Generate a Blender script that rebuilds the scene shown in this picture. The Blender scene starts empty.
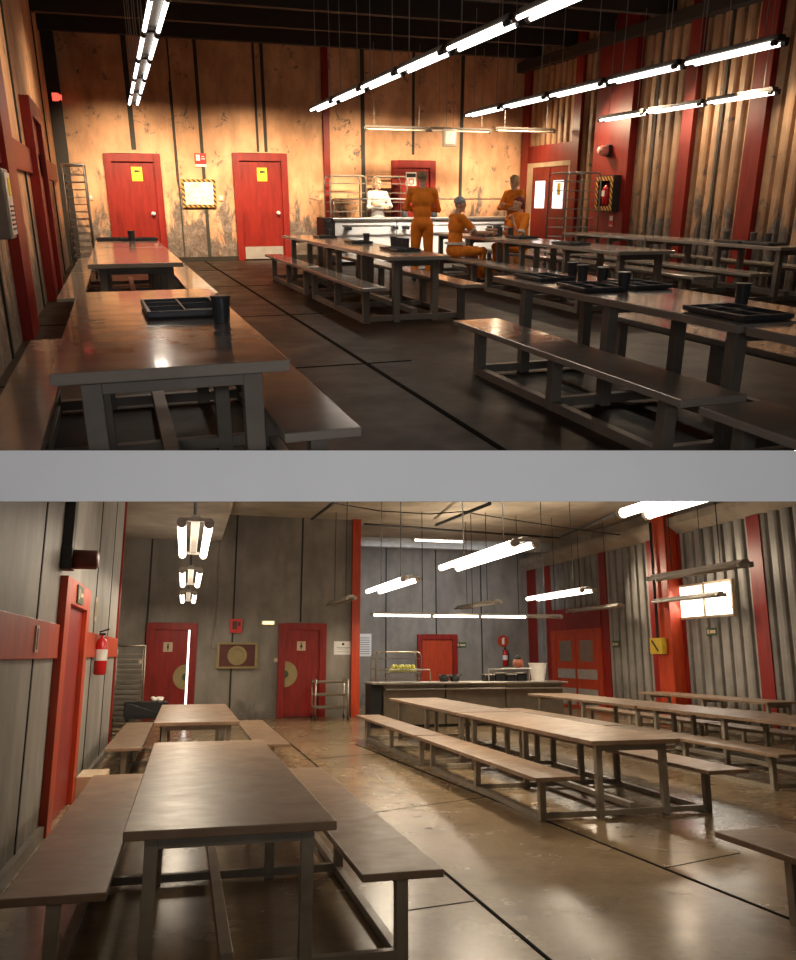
import bpy, bmesh, math, random
from mathutils import Vector, Matrix
random.seed(7)
C = bpy.context.scene.collection
PI = math.pi
# ------------------------------------------------------------------ camera and the two rooms
F, X0, Y0 = 800.0, 398.0, 480.0
class Room:
    """one of the two storeys: px() turns a point of the picture into a point of the room"""
    def __init__(s, vx, hy, eye):
        t = (Y0-hy)/F
        f = Vector(((vx-X0)/F, t, -1)).normalized(); u = Vector((0, 1, t)).normalized(); r = f.cross(u)
        s.R = Matrix((r, f, u)).transposed(); s.Rt = s.R.transposed(); s.eye = eye
    def ray(s, px, py): return s.Rt @ Vector(((px-X0)/F, (Y0-py)/F, -1))
    def z(s, px, py, z=0.0):
        d = s.ray(px, py); return Vector((0, 0, s.eye)) + d*((z-s.eye)/d.z)
    def x(s, px, py, X):
        d = s.ray(px, py); return Vector((0, 0, s.eye)) + d*(X/d.x)
    def y(s, px, py, Y):
        d = s.ray(px, py); return Vector((0, 0, s.eye)) + d*(Y/d.y)
U = Room(110, 200, 1.30)      # upper hall
L = Room(185, 655, 1.55)      # lower hall
CAM = Matrix.Translation((0, 0, U.eye)) @ U.Rt.to_4x4()
U.M = Matrix.Identity(4)
L.M = CAM @ L.R.to_4x4() @ Matrix.Translation((0, 0, -L.eye))
def cut_plane(room, row):
    a, b = room.ray(0, row), room.ray(796, row)
    n = a.cross(b).normalized()
    if n.z < 0: n = -n
    return (Vector((0, 0, room.eye)), n)
ABOVE = cut_plane(U, 450.3)   # top face of the slab between the storeys
BELOW = cut_plane(L, 501.7)   # its underside
cam = bpy.data.cameras.new('camera'); cam.sensor_fit = 'VERTICAL'; cam.sensor_height = 36; cam.lens = F/960*36
cam.clip_start = .05; cam.clip_end = 200
co = bpy.data.objects.new('camera', cam); co.matrix_world = CAM; C.objects.link(co); bpy.context.scene.camera = co

ROOM = U
ROOM_OF = {}
def use(room):
    global ROOM; ROOM = room
# ------------------------------------------------------------------ materials
def nodes(name, rough=.5, metal=0., spec=.5):
    m = bpy.data.materials.new(name); m.use_nodes = True
    nt = m.node_tree; b = nt.nodes['Principled BSDF']
    b.inputs['Roughness'].default_value = rough; b.inputs['Metallic'].default_value = metal
    b.inputs['Specular IOR Level'].default_value = spec
    return m, nt, b
def N(nt, t, **k):
    n = nt.nodes.new(t)
    for a, v in k.items():
        if a in n.inputs: n.inputs[a].default_value = v
        else: setattr(n, a, v)
    return n
def coords(nt, scale=(1, 1, 1), obj=True):
    tc = N(nt, 'ShaderNodeTexCoord'); mp = N(nt, 'ShaderNodeMapping'); mp.inputs['Scale'].default_value = scale
    nt.links.new(tc.outputs['Object'], mp.inputs['Vector']); return mp.outputs['Vector']
def ramp(nt, fac, stops):
    r = N(nt, 'ShaderNodeValToRGB'); e = r.color_ramp.elements
    while len(e) < len(stops): e.new(.5)
    for k, (p, c) in enumerate(stops):
        e[k].position = p; e[k].color = (c[0], c[1], c[2], 1) if hasattr(c, '__len__') else (c, c, c, 1)
    nt.links.new(fac, r.inputs['Fac']); return r.outputs['Color']
def mix(nt, fac, a, b, bt='MIX'):
    m = N(nt, 'ShaderNodeMix', data_type='RGBA', blend_type=bt)
    for s, v in ((0, fac), (6, a), (7, b)):
        if hasattr(v, 'links') or isinstance(v, bpy.types.NodeSocket): nt.links.new(v, m.inputs[s])
        else: m.inputs[s].default_value = (v[0], v[1], v[2], 1) if hasattr(v, '__len__') else v
    return m.outputs[2]
def noise(nt, vec, scale, detail=4, rough=.55, dist=0.):
    n = N(nt, 'ShaderNodeTexNoise', Scale=scale, Detail=detail, Roughness=rough, Distortion=dist)
    nt.links.new(vec, n.inputs['Vector']); return n.outputs['Fac']
def bump(nt, b, h, strength=.2, dist=.01):
    n = N(nt, 'ShaderNodeBump', Strength=strength, Distance=dist)
    nt.links.new(h, n.inputs['Height']); nt.links.new(n.outputs['Normal'], b.inputs['Normal'])
def flat(name, col, rough=.5, metal=0., spec=.5, var=.12, sc=6.):
    m, nt, b = nodes(name, rough, metal, spec); v = coords(nt)
    f = noise(nt, v, sc)
    c = ramp(nt, f, [(.3, [x*(1-var) for x in col]), (.7, [min(1, x*(1+var)) for x in col])])
    nt.links.new(c, b.inputs['Base Color']); return m
def glow(name, col, s):
    m, nt, b = nodes(name, .4); b.inputs['Base Color'].default_value = (*col, 1)
    b.inputs['Emission Color'].default_value = (*col, 1); b.inputs['Emission Strength'].default_value = s; return m
def worn(name, base, dark, grime, zlo, zhi, amount=.5, rough=.6, sc=1.0, streak=3., spec=.4, flake=.66):
    """painted wall: cloudy paint, streaks, flaked patches, and a band of grime low on the wall"""
    m, nt, b = nodes(name, rough, 0, spec)
    v = coords(nt); vs = coords(nt, (streak, streak, .55))
    c1 = ramp(nt, noise(nt, v, 1.3*sc, 6, .6), [(.32, dark), (.62, base)])
    st = ramp(nt, noise(nt, vs, 2.2*sc, 5, .6), [(.35, .72), (.6, 1.0)])
    c2 = mix(nt, 1., c1, st, 'MULTIPLY')
    sp = ramp(nt, noise(nt, v, 3.4*sc, 8, .75, .5), [(flake, 0.), (flake+.06, .9)])
    c3 = mix(nt, sp, c2, grime)
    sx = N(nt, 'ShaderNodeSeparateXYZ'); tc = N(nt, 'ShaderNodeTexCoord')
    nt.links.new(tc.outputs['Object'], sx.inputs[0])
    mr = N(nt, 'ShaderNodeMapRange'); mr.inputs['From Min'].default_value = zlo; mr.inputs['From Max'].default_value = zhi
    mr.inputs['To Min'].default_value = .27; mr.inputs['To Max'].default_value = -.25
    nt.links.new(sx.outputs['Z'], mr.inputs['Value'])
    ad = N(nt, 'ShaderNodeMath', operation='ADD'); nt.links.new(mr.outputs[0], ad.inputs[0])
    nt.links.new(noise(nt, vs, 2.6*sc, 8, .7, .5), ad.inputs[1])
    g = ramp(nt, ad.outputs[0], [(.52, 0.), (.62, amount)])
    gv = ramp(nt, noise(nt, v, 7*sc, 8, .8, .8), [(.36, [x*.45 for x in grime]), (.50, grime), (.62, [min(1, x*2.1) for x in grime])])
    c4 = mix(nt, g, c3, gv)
    nt.links.new(c4, b.inputs['Base Color'])
    bump(nt, b, noise(nt, v, 9*sc, 6), .25, .01)
    return m
M = {}
# upper hall
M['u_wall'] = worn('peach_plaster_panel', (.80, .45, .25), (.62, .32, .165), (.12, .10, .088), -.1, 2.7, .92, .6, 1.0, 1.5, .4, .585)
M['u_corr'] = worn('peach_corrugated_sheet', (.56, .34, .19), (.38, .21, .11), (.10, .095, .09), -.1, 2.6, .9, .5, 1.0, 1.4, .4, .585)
M['u_seam'] = flat('dark_green_seam', (.035, .032, .024), .7)
M['u_dark'] = flat('dark_steel_column', (.030, .024, .018), .5)
M['u_ceil'] = flat('black_ceiling', (.008, .006, .005), .9)
M['u_beam'] = flat('dark_roof_joist', (.030, .023, .018), .8)
def redpaint(name, a, b_, rough=.45):
    m, nt, b = nodes(name, rough, 0, .4); v = coords(nt, (4, 4, .6)); w = coords(nt)
    c = ramp(nt, noise(nt, v, 2.5, 6, .65), [(.3, b_), (.68, a)])
    c = mix(nt, ramp(nt, noise(nt, w, 5, 8, .7), [(.66, 0.), (.75, .55)]), c, (.10, .03, .02))
    nt.links.new(c, b.inputs['Base Color']); bump(nt, b, noise(nt, v, 8, 4), .12, .004); return m
M['u_red'] = redpaint('worn_red_paint', (.28, .017, .010), (.16, .009, .006))
M['u_door'] = redpaint('scratched_red_door_paint', (.28, .020, .012), (.15, .009, .006), .4)
M['l_red'] = redpaint('deep_red_paint', (.30, .014, .008), (.16, .007, .004))
M['l_orange'] = redpaint('orange_red_paint', (.52, .058, .012), (.34, .032, .009))
def floormat(name, a, b_, dirt, rough, rv, sc=.6, spec=.5):
    m, nt, b = nodes(name, rough, 0, spec); v = coords(nt)
    c = ramp(nt, noise(nt, v, sc, 8, .62, .3), [(.34, b_), (.62, a)])
    f2 = noise(nt, v, sc*5, 8, .7)
    c = mix(nt, ramp(nt, f2, [(.5, 0.), (.72, .7)]), c, dirt)
    sp = ramp(nt, noise(nt, v, sc*40, 3, .6), [(.3, .8), (.6, 1.)])
    c = mix(nt, 1., c, sp, 'MULTIPLY')
    nt.links.new(c, b.inputs['Base Color'])
    r = ramp(nt, noise(nt, v, sc*3, 6, .65), [(.3, rough-rv), (.7, rough+rv)])
    nt.links.new(r, b.inputs['Roughness']); bump(nt, b, f2, .12, .008); return m
M['u_floor'] = floormat('brown_stained_floor', (.048, .028, .016), (.022, .013, .008), (.009, .006, .004), .50, .10, .6, .22)
M['l_floor'] = floormat('polished_tan_concrete', (.32, .235, .135), (.22, .155, .088), (.13, .092, .055), .25, .05, .5, .5)
M['joint'] = flat('black_joint_filler', (.010, .008, .006), .9, spec=.05)
def board(name, a, b_, rough, sc=(1, 1, 1), spec=.5, coat=0.):
    m, nt, b = nodes(name, rough, 0, spec); v = coords(nt, sc)
    c = ramp(nt, noise(nt, v, 2.2, 8, .65, .6), [(.32, b_), (.66, a)])
    c = mix(nt, ramp(nt, noise(nt, coords(nt), 7, 8, .75), [(.64, 0.), (.76, .35)]), c, [x*.45 for x in b_])
    nt.links.new(c, b.inputs['Base Color'])
    nt.links.new(ramp(nt, noise(nt, v, 5, 5), [(.3, max(.03, rough-.07)), (.7, rough+.07)]), b.inputs['Roughness'])
    b.inputs['Coat Weight'].default_value = coat; b.inputs['Coat Roughness'].default_value = .06
    return m
M['u_top'] = board('glossy_grey_laminate', (.38, .33, .28), (.31, .27, .225), .17, (1, 1.6, 1), .5, .3)
M['u_leg'] = board('grey_painted_steel', (.26, .225, .185), (.17, .145, .12), .45)
M['l_top'] = board('worn_brown_tabletop', (.31, .21, .135), (.185, .115, .068), .40, (1.4, 2, 1), .45, .0)
M['l_leg'] = board('dull_steel_tube', (.36, .31, .24), (.20, .165, .12), .36, spec=.6)
M['l_edge'] = flat('tan_board_edge', (.26, .17, .10), .5)
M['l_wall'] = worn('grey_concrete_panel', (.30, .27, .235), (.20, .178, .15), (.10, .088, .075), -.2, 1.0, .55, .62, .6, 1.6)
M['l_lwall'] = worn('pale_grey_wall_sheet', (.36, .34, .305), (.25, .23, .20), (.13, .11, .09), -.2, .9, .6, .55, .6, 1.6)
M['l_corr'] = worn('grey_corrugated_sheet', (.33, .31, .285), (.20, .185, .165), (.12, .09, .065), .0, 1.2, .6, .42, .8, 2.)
M['l_seam'] = flat('dark_panel_joint', (.02, .018, .015), .7)
M['l_ceil'] = worn('dusty_beige_ceiling', (.50, .43, .34), (.36, .30, .23), (.12, .10, .08), -20, -10, .0, .8, .5, 1.)
M['l_band'] = flat('pale_plaster_band', (.55, .56, .55), .7)
M['black'] = flat('black_metal', (.012, .011, .010), .5)
M['blackpl'] = flat('black_plastic', (.010, .010, .011), .45)
M['tray'] = flat('dark_grey_plastic_tray', (.055, .055, .060), .38)
M['steel'] = flat('brushed_steel', (.46, .44, .40), .32, .85)
M['steel_l'] = flat('dull_counter_steel', (.34, .29, .23), .28, .8)
M['wire'] = flat('grey_wire', (.30, .28, .26), .4, .6)
M['white'] = flat('white_enamel', (.72, .70, .66), .35, var=.06)
M['paper'] = flat('white_paper', (.80, .80, .78), .8, var=.04)
M['grey'] = flat('grey_sheet_metal', (.22, .22, .22), .45, .3)
M['greypl'] = flat('grey_kick_plate', (.34, .31, .28), .5)
M['yellow'] = flat('yellow_sign', (.80, .62, .03), .5, var=.05)
M['redsign'] = flat('red_sign', (.60, .02, .02), .4, var=.05)
M['redtank'] = flat('red_extinguisher_paint', (.50, .012, .012), .25, var=.05)
M['green'] = flat('dark_green_sign', (.03, .07, .025), .5)
M['orangecloth'] = flat('orange_prison_cloth', (.85, .24, .015), .85, var=.15, sc=9)
M['whitecloth'] = flat('white_cook_cloth', (.58, .55, .50), .85, var=.06, sc=9)
M['beltcloth'] = flat('white_belt', (.72, .68, .62), .8, var=.06)
M['skin'] = flat('skin', (.62, .36, .24), .5, var=.06)
M['hair_grey'] = flat('grey_hair', (.30, .31, .33), .6, var=.3, sc=40)
M['hair_red'] = flat('dark_red_hair', (.16, .018, .012), .5, var=.3, sc=40)
M['hair_blond'] = flat('blond_hair', (.58, .42, .20), .55, var=.25, sc=40)
M['hair_brown'] = flat('cropped_brown_hair', (.26, .17, .09), .6, var=.25, sc=40)
M['eye'] = flat('dark_eye', (.02, .015, .01), .2)
M['shoe'] = flat('dark_blue_shoe', (.02, .03, .07), .5)
M['lip'] = flat('lip', (.42, .14, .11), .5)
M['tube_u'] = glow('lit_tube_white', (1., .97, .90), 5.)
M['tube_l'] = glow('lit_tube_warm_white', (1., .90, .76), 9.)
M['tube_off'] = flat('unlit_tube', (.42, .39, .34), .4, var=.04)
M['housing_d'] = flat('dark_lamp_housing', (.04, .032, .026), .5)
M['housing_l'] = flat('pale_lamp_housing', (.42, .38, .33), .45)
M['paneglow'] = glow('lit_window_pane', (.95, .98, 1.), 1.5)
M['paneglow2'] = glow('daylit_window_pane', (1., .93, .78), 3.2)
M['gapglow'] = glow('lit_corridor', (1., .96, .88), 3.)
M['sirenred'] = glow('lit_red_beacon', (1., .10, .06), 1.6)
M['beacon_pink'] = flat('pink_beacon_lens', (.75, .28, .22), .25)
M['emer'] = glow('emergency_lamp_lens', (1., .80, .35), 2.)
M['cream'] = flat('cream_plastic', (.55, .42, .28), .5)
M['lemon'] = flat('yellow_green_fruit', (.62, .60, .12), .4, var=.2, sc=12)
M['bucket'] = flat('white_bucket', (.70, .66, .60), .4, var=.05)
M['copper'] = flat('brown_pot', (.28, .08, .04), .35)
M['slab'] = flat('pale_grey_concrete_slab', (.62, .62, .63), .9, var=.02, spec=.1)
M['target'] = flat('dull_gold_disc', (.30, .23, .10), .55)
M['boxred'] = flat('dark_maroon_panel', (.10, .018, .012), .45)
M['mustard'] = flat('mustard_box', (.50, .34, .02), .5)
M['wood'] = flat('sunlit_wood', (.55, .42, .28), .6)
M['sleeve'] = flat('pale_sleeve', (.70, .66, .60), .8)
def hazard():
    m, nt, b = nodes('hazard_stripes', .5); tc = N(nt, 'ShaderNodeTexCoord')
    w = N(nt, 'ShaderNodeTexWave', Scale=6.); w.wave_profile = 'SIN'; w.bands_direction = 'DIAGONAL'
    nt.links.new(tc.outputs['Object'], w.inputs['Vector'])
    nt.links.new(ramp(nt, w.outputs['Fac'], [(.45, (.02, .02, .02)), (.55, (.62, .30, .04))]), b.inputs['Base Color']); return m
M['hazard'] = hazard()
def scuffed():
    m, nt, b = nodes('scuffed_white_panel', .3)
    c = ramp(nt, noise(nt, coords(nt), 6, 8, .8, 1.), [(.38, (.34, .31, .27)), (.55, (.88, .86, .82))])
    nt.links.new(c, b.inputs['Base Color']); return m
M['scuff'] = scuffed()
# ------------------------------------------------------------------ mesh building
def tag(o, label=None, cat=None, group=None, kind=None):
    if label: o['label'] = label
    if cat: o['category'] = cat
    if group: o['group'] = group
    if kind: o['kind'] = kind
    return o
def root(name, loc=(0, 0, 0), rz=0., label=None, cat=None, group=None):
    o = bpy.data.objects.new(name, None); o.empty_display_size = .1; C.objects.link(o)
    o.matrix_basis = Matrix.Translation(loc) @ Matrix.Rotation(rz, 4, 'Z')
    ROOM_OF[o.name] = ROOM; return tag(o, label, cat, group)
class MB:
    def __init__(s): s.v = []; s.f = []
    def add(s, vs, fs):
        k = len(s.v); s.v += [Vector(v) for v in vs]; s.f += [tuple(i+k for i in f) for f in fs]; return s
    def box(s, x0, x1, y0, y1, z0, z1):
        return s.add([(x, y, z) for z in (z0, z1) for y in (y0, y1) for x in (x0, x1)],
                     [(0, 2, 3, 1), (4, 5, 7, 6), (0, 1, 5, 4), (2, 6, 7, 3), (0, 4, 6, 2), (1, 3, 7, 5)])
    def bar(s, p, q, w, h=None, up=(0, 0, 1)):
        p, q = Vector(p), Vector(q); h = h or w; d = (q-p).normalized(); u = Vector(up)
        if abs(d.dot(u)) > .99: u = Vector((0, 1, 0))
        a = d.cross(u).normalized()*w/2; b = a.cross(d).normalized()*h/2
        return s.add([p-a-b, p+a-b, p-a+b, p+a+b, q-a-b, q+a-b, q-a+b, q+a+b],
                     [(0, 1, 3, 2), (4, 6, 7, 5), (0, 4, 5, 1), (2, 3, 7, 6), (0, 2, 6, 4), (1, 5, 7, 3)])
    def tube(s, pts, r, n=8, caps=True):
        pts = [Vector(p) for p in pts]; rs = r if hasattr(r, '__len__') else [r]*len(pts); k = len(s.v); rings = []
        for i, p in enumerate(pts):
            d = (pts[min(i+1, len(pts)-1)]-pts[max(i-1, 0)]).normalized()
            u = Vector((0, 0, 1)) if abs(d.z) < .9 else Vector((0, 1, 0))
            a = d.cross(u).normalized(); b = a.cross(d).normalized()
            rings.append([p+(a*math.cos(2*PI*j/n)+b*math.sin(2*PI*j/n))*rs[i] for j in range(n)])
        vs = [v for r_ in rings for v in r_]; fs = []
        for i in range(len(pts)-1):
            for j in range(n): fs.append((i*n+j, i*n+(j+1) % n, (i+1)*n+(j+1) % n, (i+1)*n+j))
        if caps: fs += [tuple(reversed(range(n))), tuple(range((len(pts)-1)*n, len(pts)*n))]
        return s.add(vs, fs)
    def lathe(s, c, prof, n=20, axis='Z'):
        c = Vector(c); vs = []; fs = []
        for (r, h) in prof:
            for j in range(n):
                a = 2*PI*j/n; x, y = r*math.cos(a), r*math.sin(a)
                v = {'Z': (x, y, h), 'Y': (x, h, y), 'X': (h, x, y)}[axis]; vs.append(c+Vector(v))
        for i in range(len(prof)-1):
            for j in range(n): fs.append((i*n+j, i*n+(j+1) % n, (i+1)*n+(j+1) % n, (i+1)*n+j))
        fs += [tuple(reversed(range(n))), tuple(range((len(prof)-1)*n, len(prof)*n))]
        return s.add(vs, fs)
    def ball(s, c, r, n=14, m=9, rot=None):
        rr = r if hasattr(r, '__len__') else (r, r, r); c = Vector(c); vs = []; fs = []
        for i in range(m+1):
            t = PI*i/m
            for j in range(n):
                a = 2*PI*j/n; v = Vector((rr[0]*math.sin(t)*math.cos(a), rr[1]*math.sin(t)*math.sin(a), rr[2]*math.cos(t)))
                if rot is not None: v = rot @ v
                vs.append(c+v)
        for i in range(m):
            for j in range(n): fs.append((i*n+j, (i+1)*n+j, (i+1)*n+(j+1) % n, i*n+(j+1) % n))
        return s.add(vs, fs)
    def prism(s, pts, ext):
        """pts: polygon (list of Vectors), ext: extrusion vector"""
        pts = [Vector(p) for p in pts]; e = Vector(ext); n = len(pts)
        return s.add(pts+[p+e for p in pts], [tuple(range(n)), tuple(reversed(range(n, 2*n)))]+[(i, n+i, n+(i+1) % n, (i+1) % n) for i in range(n)])
    def build(s, name, mat, parent=None, clip=None, bev=0., smooth=False, rebase=False, kind=None):
        bm = bmesh.new(); vs = [bm.verts.new(v) for v in s.v]
        for f in s.f:
            try: bm.faces.new([vs[i] for i in f])
            except ValueError: pass
        bmesh.ops.remove_doubles(bm, verts=bm.verts, dist=1e-5)
        bmesh.ops.recalc_face_normals(bm, faces=bm.faces)
        if clip is not None:
            pl, n = clip; keep_above = clip is ABOVE
            g = bm.verts[:]+bm.edges[:]+bm.faces[:]
            r = bmesh.ops.bisect_plane(bm, geom=g, plane_co=pl, plane_no=n, clear_inner=keep_above, clear_outer=not keep_above)
            ed = [e for e in r['geom_cut'] if isinstance(e, bmesh.types.BMEdge)]
            if ed: bmesh.ops.holes_fill(bm, edges=[e for e in bm.edges if e.is_boundary], sides=0)
            if not bm.faces: bm.free(); return None
        me = bpy.data.meshes.new(name)
        o = bpy.data.objects.new(name, me); C.objects.link(o)
        if parent is not None:
            o.parent = parent
            if rebase: bm.transform(parent.matrix_basis.inverted())
        else: ROOM_OF[o.name] = ROOM
        bm.to_mesh(me); bm.free(); me.materials.append(mat)
        if smooth:
            for p in me.polygons: p.use_smooth = True
        if bev:
            b = o.modifiers.new('edge', 'BEVEL'); b.width = bev; b.segments = 2; b.limit_method = 'ANGLE'; b.angle_limit = .7
            b.harden_normals = False
        if kind: o['kind'] = kind
        return o
def copy_tree(o, parent=None):
    c = o.copy(); C.objects.link(c)
    if parent is not None: c.parent = parent
    else: ROOM_OF[c.name] = ROOM
    for ch in [x for x in bpy.data.objects if x.parent == o]: copy_tree(ch, c)
    return c
def placed(o, loc, rz=0.):
    o.matrix_basis = Matrix.Translation(loc) @ Matrix.Rotation(rz, 4, 'Z'); return o
def S(name, mb, mat, clip=None, bev=0.):
    o = mb.build(name, mat, clip=clip, bev=bev)
    if o: o['kind'] = 'structure'
    return o
def light(name, kind, loc, energy, col, size=None, size_y=None, aim=None, spread=None, spot=None, blend=.5, room=None):
    d = bpy.data.lights.new(name, kind); d.energy = energy; d.color = col
    if kind == 'AREA':
        d.shape = 'RECTANGLE' if size_y else 'SQUARE'; d.size = size
        if size_y: d.size_y = size_y
        if spread: d.spread = spread
    elif size: d.shadow_soft_size = size
    if spot: d.spot_size = spot; d.spot_blend = blend
    o = bpy.data.objects.new(name, d); C.objects.link(o)
    loc = Vector(loc); q = (Vector(aim)-loc).to_track_quat('-Z', 'Y') if aim is not None else Vector((0, 0, -1)).to_track_quat('-Z', 'Y')
    o.matrix_basis = Matrix.Translation(loc) @ q.to_matrix().to_4x4(); ROOM_OF[o.name] = room or ROOM
    return o
# ------------------------------------------------------------------ the tables with their benches welded on
def mess_table(name, label, group, a, b, y0, y1, lb, rb, zt, zs, top, leg, edge=None, clip=None, lt=.06, frames=3, bs=-.2, be=-.26):
    c = Vector(((a+b)/2, (y0+y1)/2, 0))
    t = root(name, c, 0, label, 'table', group)
    kw = dict(parent=t, clip=clip, rebase=True)
    MB().box(a, b, y0, y1, zt-.045, zt).build('tabletop', top, bev=.006, **kw)
    for (p, q) in (lb, rb):
        MB().box(p, q, y0+bs, y1+be, zs-.04, zs).build('bench_seat', top, bev=.006, **kw)
    ys = [y0+.14+(y1-y0-.50)*k/(frames-1) for k in range(frames)]
    xa, xb = a+.13, b-.13; xl, xr = (lb[0]+lb[1])/2, (rb[0]+rb[1])/2; h = lt/2
    for y in ys:
        for x, z in ((xa, zt-.045), (xb, zt-.045), (xl, zs-.04), (xr, zs-.04)):
            MB().box(x-h, x+h, y-h, y+h, 0, z).build('leg', leg, bev=.004, **kw)
        MB().box(xl, xr, y-h*.8, y+h*.8, .02, .02+lt*.8).build('floor_bar', leg, bev=.003, **kw)
        MB().box(xa, xb, y-h*.8, y+h*.8, zt-.11, zt-.045).build('crossbar', leg, bev=.003, **kw)
    MB().box((a+b)/2-h, (a+b)/2+h, ys[0], ys[-1], .02+lt*.8, .02+lt*1.6).build('stretcher', leg, bev=.003, **kw)
    for x in (xl, xr):
        MB().box(x-h*.8, x+h*.8, ys[0], ys[-1], .0, lt*.8).build('floor_rail', leg, bev=.003, **kw)
        MB().box(x-h*.8, x+h*.8, ys[0], ys[-1], zs-.08, zs-.04).build('seat_rail', leg, bev=.003, **kw)
    return t
# ------------------------------------------------------------------ hanging lamps with two tubes
def lamp(name, length, width, house, tube, n=2, cover=.42, tr=.028):
    """built around the origin, long side on Y"""
    t = root(name)
    l = length/2; w = width/2
    m = MB().box(-w*cover, w*cover, -l, l, .03, .075)
    m.build('housing', house, t, bev=.006)
    xs = (-w*.62, w*.62) if n == 2 else (0,)
    for x in xs:
        MB().tube([(x, -l+.05, 0), (x, l-.05, 0)], tr, 10).build('tube', tube, t, smooth=True)
    for s in (-1, 1):
        e = MB().box(-w*.72, w*.72, s*l-.03, s*l+.02, .012, .045)
        for x in xs: e.lathe((x, s*(l-.02), 0), [(tr+.008, -.03), (tr+.008, .03)], 10, 'Y')
        e.build('end_cap', house, t)
    return t
def wires(t, top_world_fn, pts, r=.008, mat=None):
    """suspension cables of a lamp, straight up to whatever carries it; points are local to the lamp"""
    for (x, y) in pts:
        w = t.matrix_basis @ Vector((x, y, .08)); z1 = top_world_fn(w)
        if z1 > w.z+.05:
            o = MB().tube([(x, y, .08), (x, y, .08+z1-w.z)], r, 6).build('cable', mat or M['wire'], t)
def plane_z(pl, p):
    q, n = pl; return q.z-((p.x-q.x)*n.x+(p.y-q.y)*n.y)/n.z
# ------------------------------------------------------------------ people
def limb(m, pts, rs, n=10):
    pts = [Vector(p) for p in pts]
    m.tube(pts, rs, n)
    for p, r in zip(pts, rs): m.ball(p, r, n, 6)
    return m
def fuse(o, voxel, it=3):
    r = o.modifiers.new('skin', 'REMESH'); r.mode = 'VOXEL'; r.voxel_size = voxel; r.use_smooth_shade = True
    s = o.modifiers.new('soft', 'SMOOTH'); s.iterations = it; s.factor = .5
def hand(m, wrist, d, up, curl=.6, side=1):
    """palm, four unequal fingers with two bends, and a thumb leaving the side of the palm; d = direction of the hand, up = back of the hand"""
    w = Vector(wrist); d = Vector(d).normalized(); u = Vector(up); u = (u-d*u.dot(d)).normalized(); a = d.cross(u)*side
    for k in range(5): m.ball(w+d*(.02+.018*k)+a*0, (.018+.004*k*.5,)*3, 8, 5)
    for k in range(4): limb(m, [w+d*.02+a*(-.02+.0135*k), w+d*.088+a*(-.033+.022*k)], [.017, .013], 8)
    for k, ln in enumerate((.058, .072, .078, .068)):
        p = w+d*.09+a*(-.033+.022*k); q = p+(d*math.cos(curl*.5)-u*math.sin(curl*.5))*ln*.5
        e = q+(d*math.cos(curl*1.5)-u*math.sin(curl*1.5))*ln*.5
        limb(m, [p, q, e], [.0105, .0095, .008], 7)
    p = w+d*.03+a*.03; q = p+(d*.6+a*.7-u*.2).normalized()*.035; e = q+(d*.9+a*.2-u*.4).normalized()*.03
    limb(m, [p, q, e], [.014, .012, .010], 7)
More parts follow.
